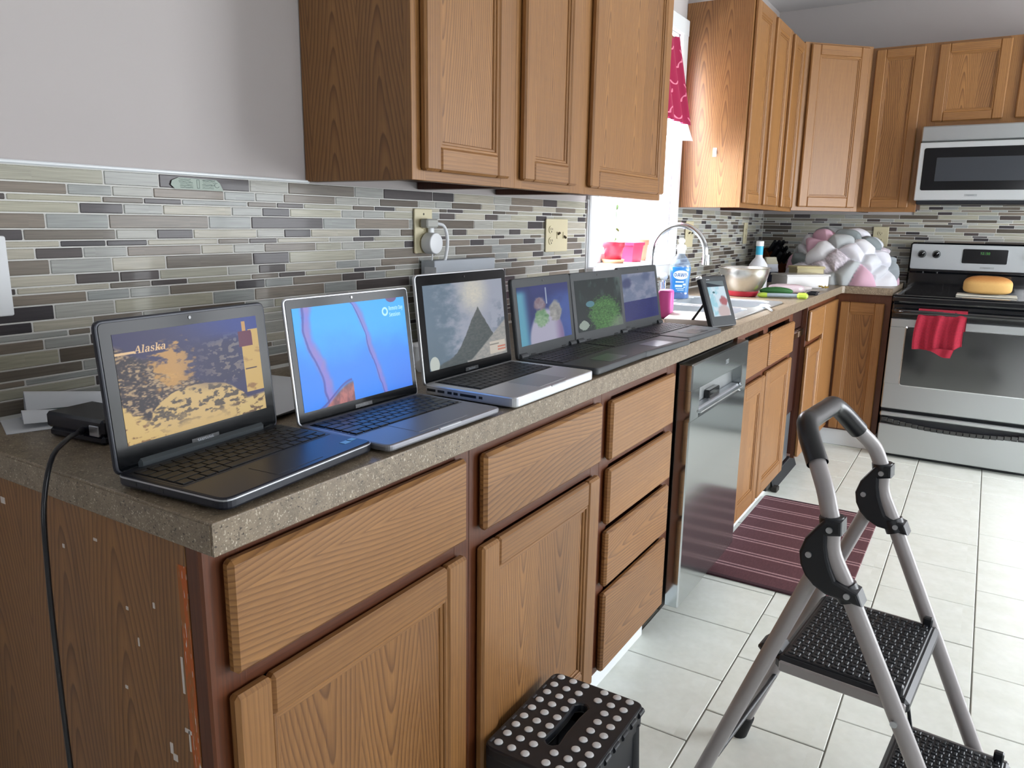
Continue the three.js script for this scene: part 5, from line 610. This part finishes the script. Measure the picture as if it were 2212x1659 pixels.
{ // folding step ladder: joints and feet in room coordinates
  const c = [1.071, 0, 1.165], ph = -0.096, ew = [Math.cos(ph), 0, -Math.sin(ph)], ed = [Math.sin(ph), 0, Math.cos(ph)];
  const g = thing('step_ladder', 'grey two-step folding ladder with black treads and a black hand grip', 'ladder', c, { turn: ph });   // local x = across, z = towards the steps
  const tubeM = std({ color: 0x9a9696, metalness: 0, roughness: 0.36 }), R = 0.0155, hj = 0.716;
  const F = { l: [-0.155, 0.336], r: [0.155, 0.336] }, B = { l: [-0.185, -0.249], r: [0.185, -0.249] };
  for (const [k, s] of [['l', -1], ['r', 1]]) {
    const J = [s * 0.197, hj, 0.004], bend = [s * 0.1815, 0.813, -0.0195], top = [s * 0.1, 0.909, -0.087], ft = [F[k][0], 0.012, F[k][1]], bk = [B[k][0], 0.03, B[k][1]];
    const grip0 = [mix(bend[0], top[0], 0.42), mix(bend[1], top[1], 0.42), mix(bend[2], top[2], 0.42)];
    part('front_rail', tube([ft, [mix(ft[0], J[0], 0.5), mix(ft[1], J[1], 0.5), mix(ft[2], J[2], 0.5)], [mix(ft[0], J[0], 0.9), mix(ft[1], J[1], 0.9), mix(ft[2], J[2], 0.9)], J, [s * 0.1955, hj + 0.045, 0.0], [s * 0.192, 0.785, -0.008], bend, grip0], R, 90, 16), tubeM, g);
    part('rear_leg', rod([s * 0.197, hj - 0.03, -0.012], bk, R * 0.96), tubeM, g); part('foot', [rod([bk[0], 0.06, mix(bk[2], -0.012, 0.045)], [bk[0], 0.0, bk[2] - 0.008], 0.0195, 0.0215)], M.rubber, g); part('foot', rod([ft[0], 0.05, ft[2] - 0.018], [ft[0], 0.0, ft[2] + 0.003], 0.0195, 0.0215), M.rubber, g);
    // black hinge plates clasping the rail
    const hs = new THREE.Shape(); hs.moveTo(-0.014, 0.06); hs.lineTo(0.014, 0.06); hs.lineTo(0.016, 0.034); hs.lineTo(-0.008, 0.028); hs.quadraticCurveTo(-0.008, -0.01, 0.014, -0.05); hs.lineTo(0.052, -0.062); hs.lineTo(0.062, -0.084); hs.lineTo(0.0, -0.08); hs.quadraticCurveTo(-0.05, -0.062, -0.052, -0.012); hs.lineTo(-0.044, 0.016); hs.lineTo(-0.014, 0.06);
    const h = part('hinge', [ext(hs, 0.042, 0.005, 4).rotateY(-Math.PI / 2).translate(s * 0.197 + 0.021, hj, 0.006), rod([s * 0.1965, hj + 0.035, 0.002], [s * 0.196, hj + 0.06, -0.002], 0.021), rod([s * 0.193, hj - 0.085, 0.043], [s * 0.195, hj - 0.06, 0.031], 0.021)], M.black, g);
    for (const [y, z] of [[0.042, 0.0], [-0.012, -0.03], [-0.07, 0.04]]) part('rivet', cyl(0.0055, 0.0055, 0.004, 14).rotateZ(Math.PI / 2).translate(s * 0.197 - 0.0225, hj + y, z + 0.002), M.alu, h);
  }
  part('grip', tube([[-0.1815 + 0.0815 * 0.4, 0.813 + 0.096 * 0.4, -0.0195 - 0.0675 * 0.4], [-0.112, 0.896, -0.078], [-0.088, 0.91, -0.088], [-0.05, 0.9105, -0.089], [0.05, 0.9105, -0.089], [0.088, 0.91, -0.088], [0.112, 0.896, -0.078], [0.1815 - 0.0815 * 0.4, 0.813 + 0.096 * 0.4, -0.0195 - 0.0675 * 0.4]], 0.0195, 120, 18), phy({ color: 0x1a1c20, roughness: 0.32 }), g);
  const railX = y => mix(0.155, 0.197, y / hj), railZ = y => mix(0.336, 0.004, y / hj);
  const step = (y, w, z0, z1) => {
    const st = part('step', [bb(-w, w, y - 0.034, y - 0.004, z0, z1, { c: 0.008 }), bb(-w + 0.012, w - 0.012, y - 0.006, y - 0.001, z0 + 0.012, z1 - 0.012, { c: 0.002 })], M.black, g); const pads = [], nx = 20, nz = 15, px = (2 * w - 0.034) / nx, pz = (z1 - z0 - 0.034) / nz;
    for (let i = 0; i < nx; i++) for (let j = 0; j < nz; j++) { const o = (i + j) % 2; pads.push(bx(px * (o ? 0.92 : 0.55), 0.0035, pz * (o ? 0.55 : 0.92), -w + 0.017 + (i + 0.5) * px, y - 0.0002, z0 + 0.017 + (j + 0.5) * pz, { c: 0.0014 })); }
    part('tread_pad', pads, phy({ color: 0x23282d, roughness: 0.4 }), st, null, 'stuff');
    for (const s of [-1, 1]) part('side_bar', bb(s * (w + 0.004) - 0.004, s * (w + 0.004) + 0.004, y - 0.03, y - 0.008, z0 + 0.01, z1 - 0.004, { c: 0.003 }), tubeM, st);
    for (const s of [-1, 1]) { part('bracket', bx(0.014, 0.022, 0.018, s * (w - 0.012), y + 0.006, z1 - 0.022, { c: 0.003 }), M.black, st); part('rivet', cyl(0.006, 0.006, 0.004, 14).rotateZ(Math.PI / 2).translate(s * railX(y - 0.03) - (0.0165), y - 0.035, railZ(y - 0.03)), M.alu, st); }
    return st;
  };
  step(0.46, 0.162, -0.085, 0.152); step(0.225, 0.146, 0.1, 0.31);
  part('tail_bracket', bx(0.06, 0.02, 0.05, -0.12, 0.452, -0.1, { c: 0.008 }), M.black, g);
  part('cross_bar', rod([-0.178, 0.2, -0.178], [0.178, 0.2, -0.178], 0.006), M.black, g); part('brace_rod', rod([-0.06, 0.43, 0.13], [0.02, 0.2, 0.16], 0.0035), M.black, g); part('brace_knob', cyl(0.008, 0.008, 0.02, 12).translate(-0.06, 0.43, 0.13), M.black, g);
}
{ // folding plastic stool with white grip dots
  const y = 0.315, x0 = 0.545, x1 = 0.83, z0 = 0.627, z1 = 0.842, cx = (x0 + x1) / 2; let zc = (z0 + z1) / 2;
  const DZO = 0, g = thing('step_stool', 'black folding plastic step stool dotted with white grip discs', 'stool', [cx, 0, zc + DZO]); const w = x1 - x0, d = z1 - z0 - 0.006, pl = phy({ color: 0x171b22, roughness: 0.42 });
  const s = rrect(w, d, 0.022), slot = new THREE.Path(); { const a = 0.062, b = 0.014; slot.moveTo(-a, -b); slot.lineTo(-0.025, -b * 0.8); slot.lineTo(0.03, -b * 0.8); slot.lineTo(a, -b); slot.quadraticCurveTo(a + 0.02, 0, a, b); slot.lineTo(0.03, b * 0.8); slot.lineTo(-0.025, b * 0.8); slot.lineTo(-a, b); slot.quadraticCurveTo(-a - 0.02, 0, -a, -b); } s.holes.push(slot);
  part('top', [ext(s, 0.022, 0.004, 6).rotateX(-Math.PI / 2).translate(0, y - 0.022, 0)], pl, g); part('skirt', [bb(-w / 2 + 0.006, w / 2 - 0.006, y - 0.05, y - 0.018, -d / 2 + 0.004, -d / 2 + 0.012), bb(-w / 2 + 0.006, w / 2 - 0.006, y - 0.05, y - 0.018, d / 2 - 0.012, d / 2 - 0.004), bb(-w / 2 + 0.004, -w / 2 + 0.012, y - 0.05, y - 0.018, -d / 2 + 0.006, d / 2 - 0.006), bb(w / 2 - 0.012, w / 2 - 0.004, y - 0.05, y - 0.018, -d / 2 + 0.006, d / 2 - 0.006)], pl, g);
  const dot = lathe([[0, 0.0035], [0.0055, 0.0032], [0.0082, 0.0018], [0.0088, 0], [0, 0]], 20), dm = phy({ color: 0xd6d8da, roughness: 0.5 });
  for (let i = 0; i < 9; i++) [-0.082, -0.053, -0.024, 0.02, 0.049, 0.077].forEach((z, j) => { if (j === 3 && i > 1 && i < 7) return; const m = new THREE.Mesh(dot, dm); m.name = 'grip_dot'; m.position.set(-0.12 + i * 0.031, y, z); m.receiveShadow = true; g.add(m); });
  const nt = []; for (let i = 0; i < 7; i++) nt.push(bx(0.014, 0.002, 0.004, -0.12 + i * 0.04, y, -d / 2 + 0.008, { c: 0.0005 })); part('rim_slot', nt, phy({ color: 0x4a4f58, roughness: 0.5 }), g, null, 'stuff');
  const kn = []; for (let i = 0; i < 7; i++) kn.push(cyl(0.007, 0.007, 0.022, 12).rotateZ(Math.PI / 2).translate(-0.12 + i * 0.04, y - 0.009, d / 2 - 0.002)); part('hinge_knuckle', kn, pl, g, null, 'stuff');
  for (const [zz, sgn] of [[-d / 2 + 0.014, -1], [d / 2 - 0.014, 1]]) { const f = (x, yy, z) => [x, yy, z]; const leg = (a, b) => rod(a, b, 0.013, 0.015, 8); part('leg_panel', [bb(-w / 2 + 0.012, w / 2 - 0.012, 0, 0.03, zz + sgn * 0.004 - 0.007, zz + sgn * 0.004 + 0.007, { c: 0.003 }), bb(-w / 2 + 0.012, w / 2 - 0.012, 0.17, y - 0.03, zz - 0.006, zz + 0.006, { c: 0.002 }), leg([-w / 2 + 0.022, y - 0.04, zz], [-w / 2 + 0.014, 0, zz + sgn * 0.008]), leg([w / 2 - 0.022, y - 0.04, zz], [w / 2 - 0.014, 0, zz + sgn * 0.008])], pl, g); part('label', bb(-w / 2 + 0.05, w / 2 - 0.05, 0.05, 0.2, zz + sgn * 0.003 - 0.005, zz + sgn * 0.003 + 0.005, { c: 0.001 }), phy({ color: 0xb6b4bb, roughness: 0.6 }), g); }
  for (const s of [-1, 1]) part('end_panel', [bx(0.012, y - 0.06, 0.06, s * (w / 2 - 0.02), (y - 0.06) / 2 + 0.005, -0.05), bx(0.012, y - 0.06, 0.06, s * (w / 2 - 0.02), (y - 0.06) / 2 + 0.005, 0.05), bx(0.012, 0.05, 0.17, s * (w / 2 - 0.02), y - 0.06, 0)], pl, g);
}
renderer.render(scene, camera);
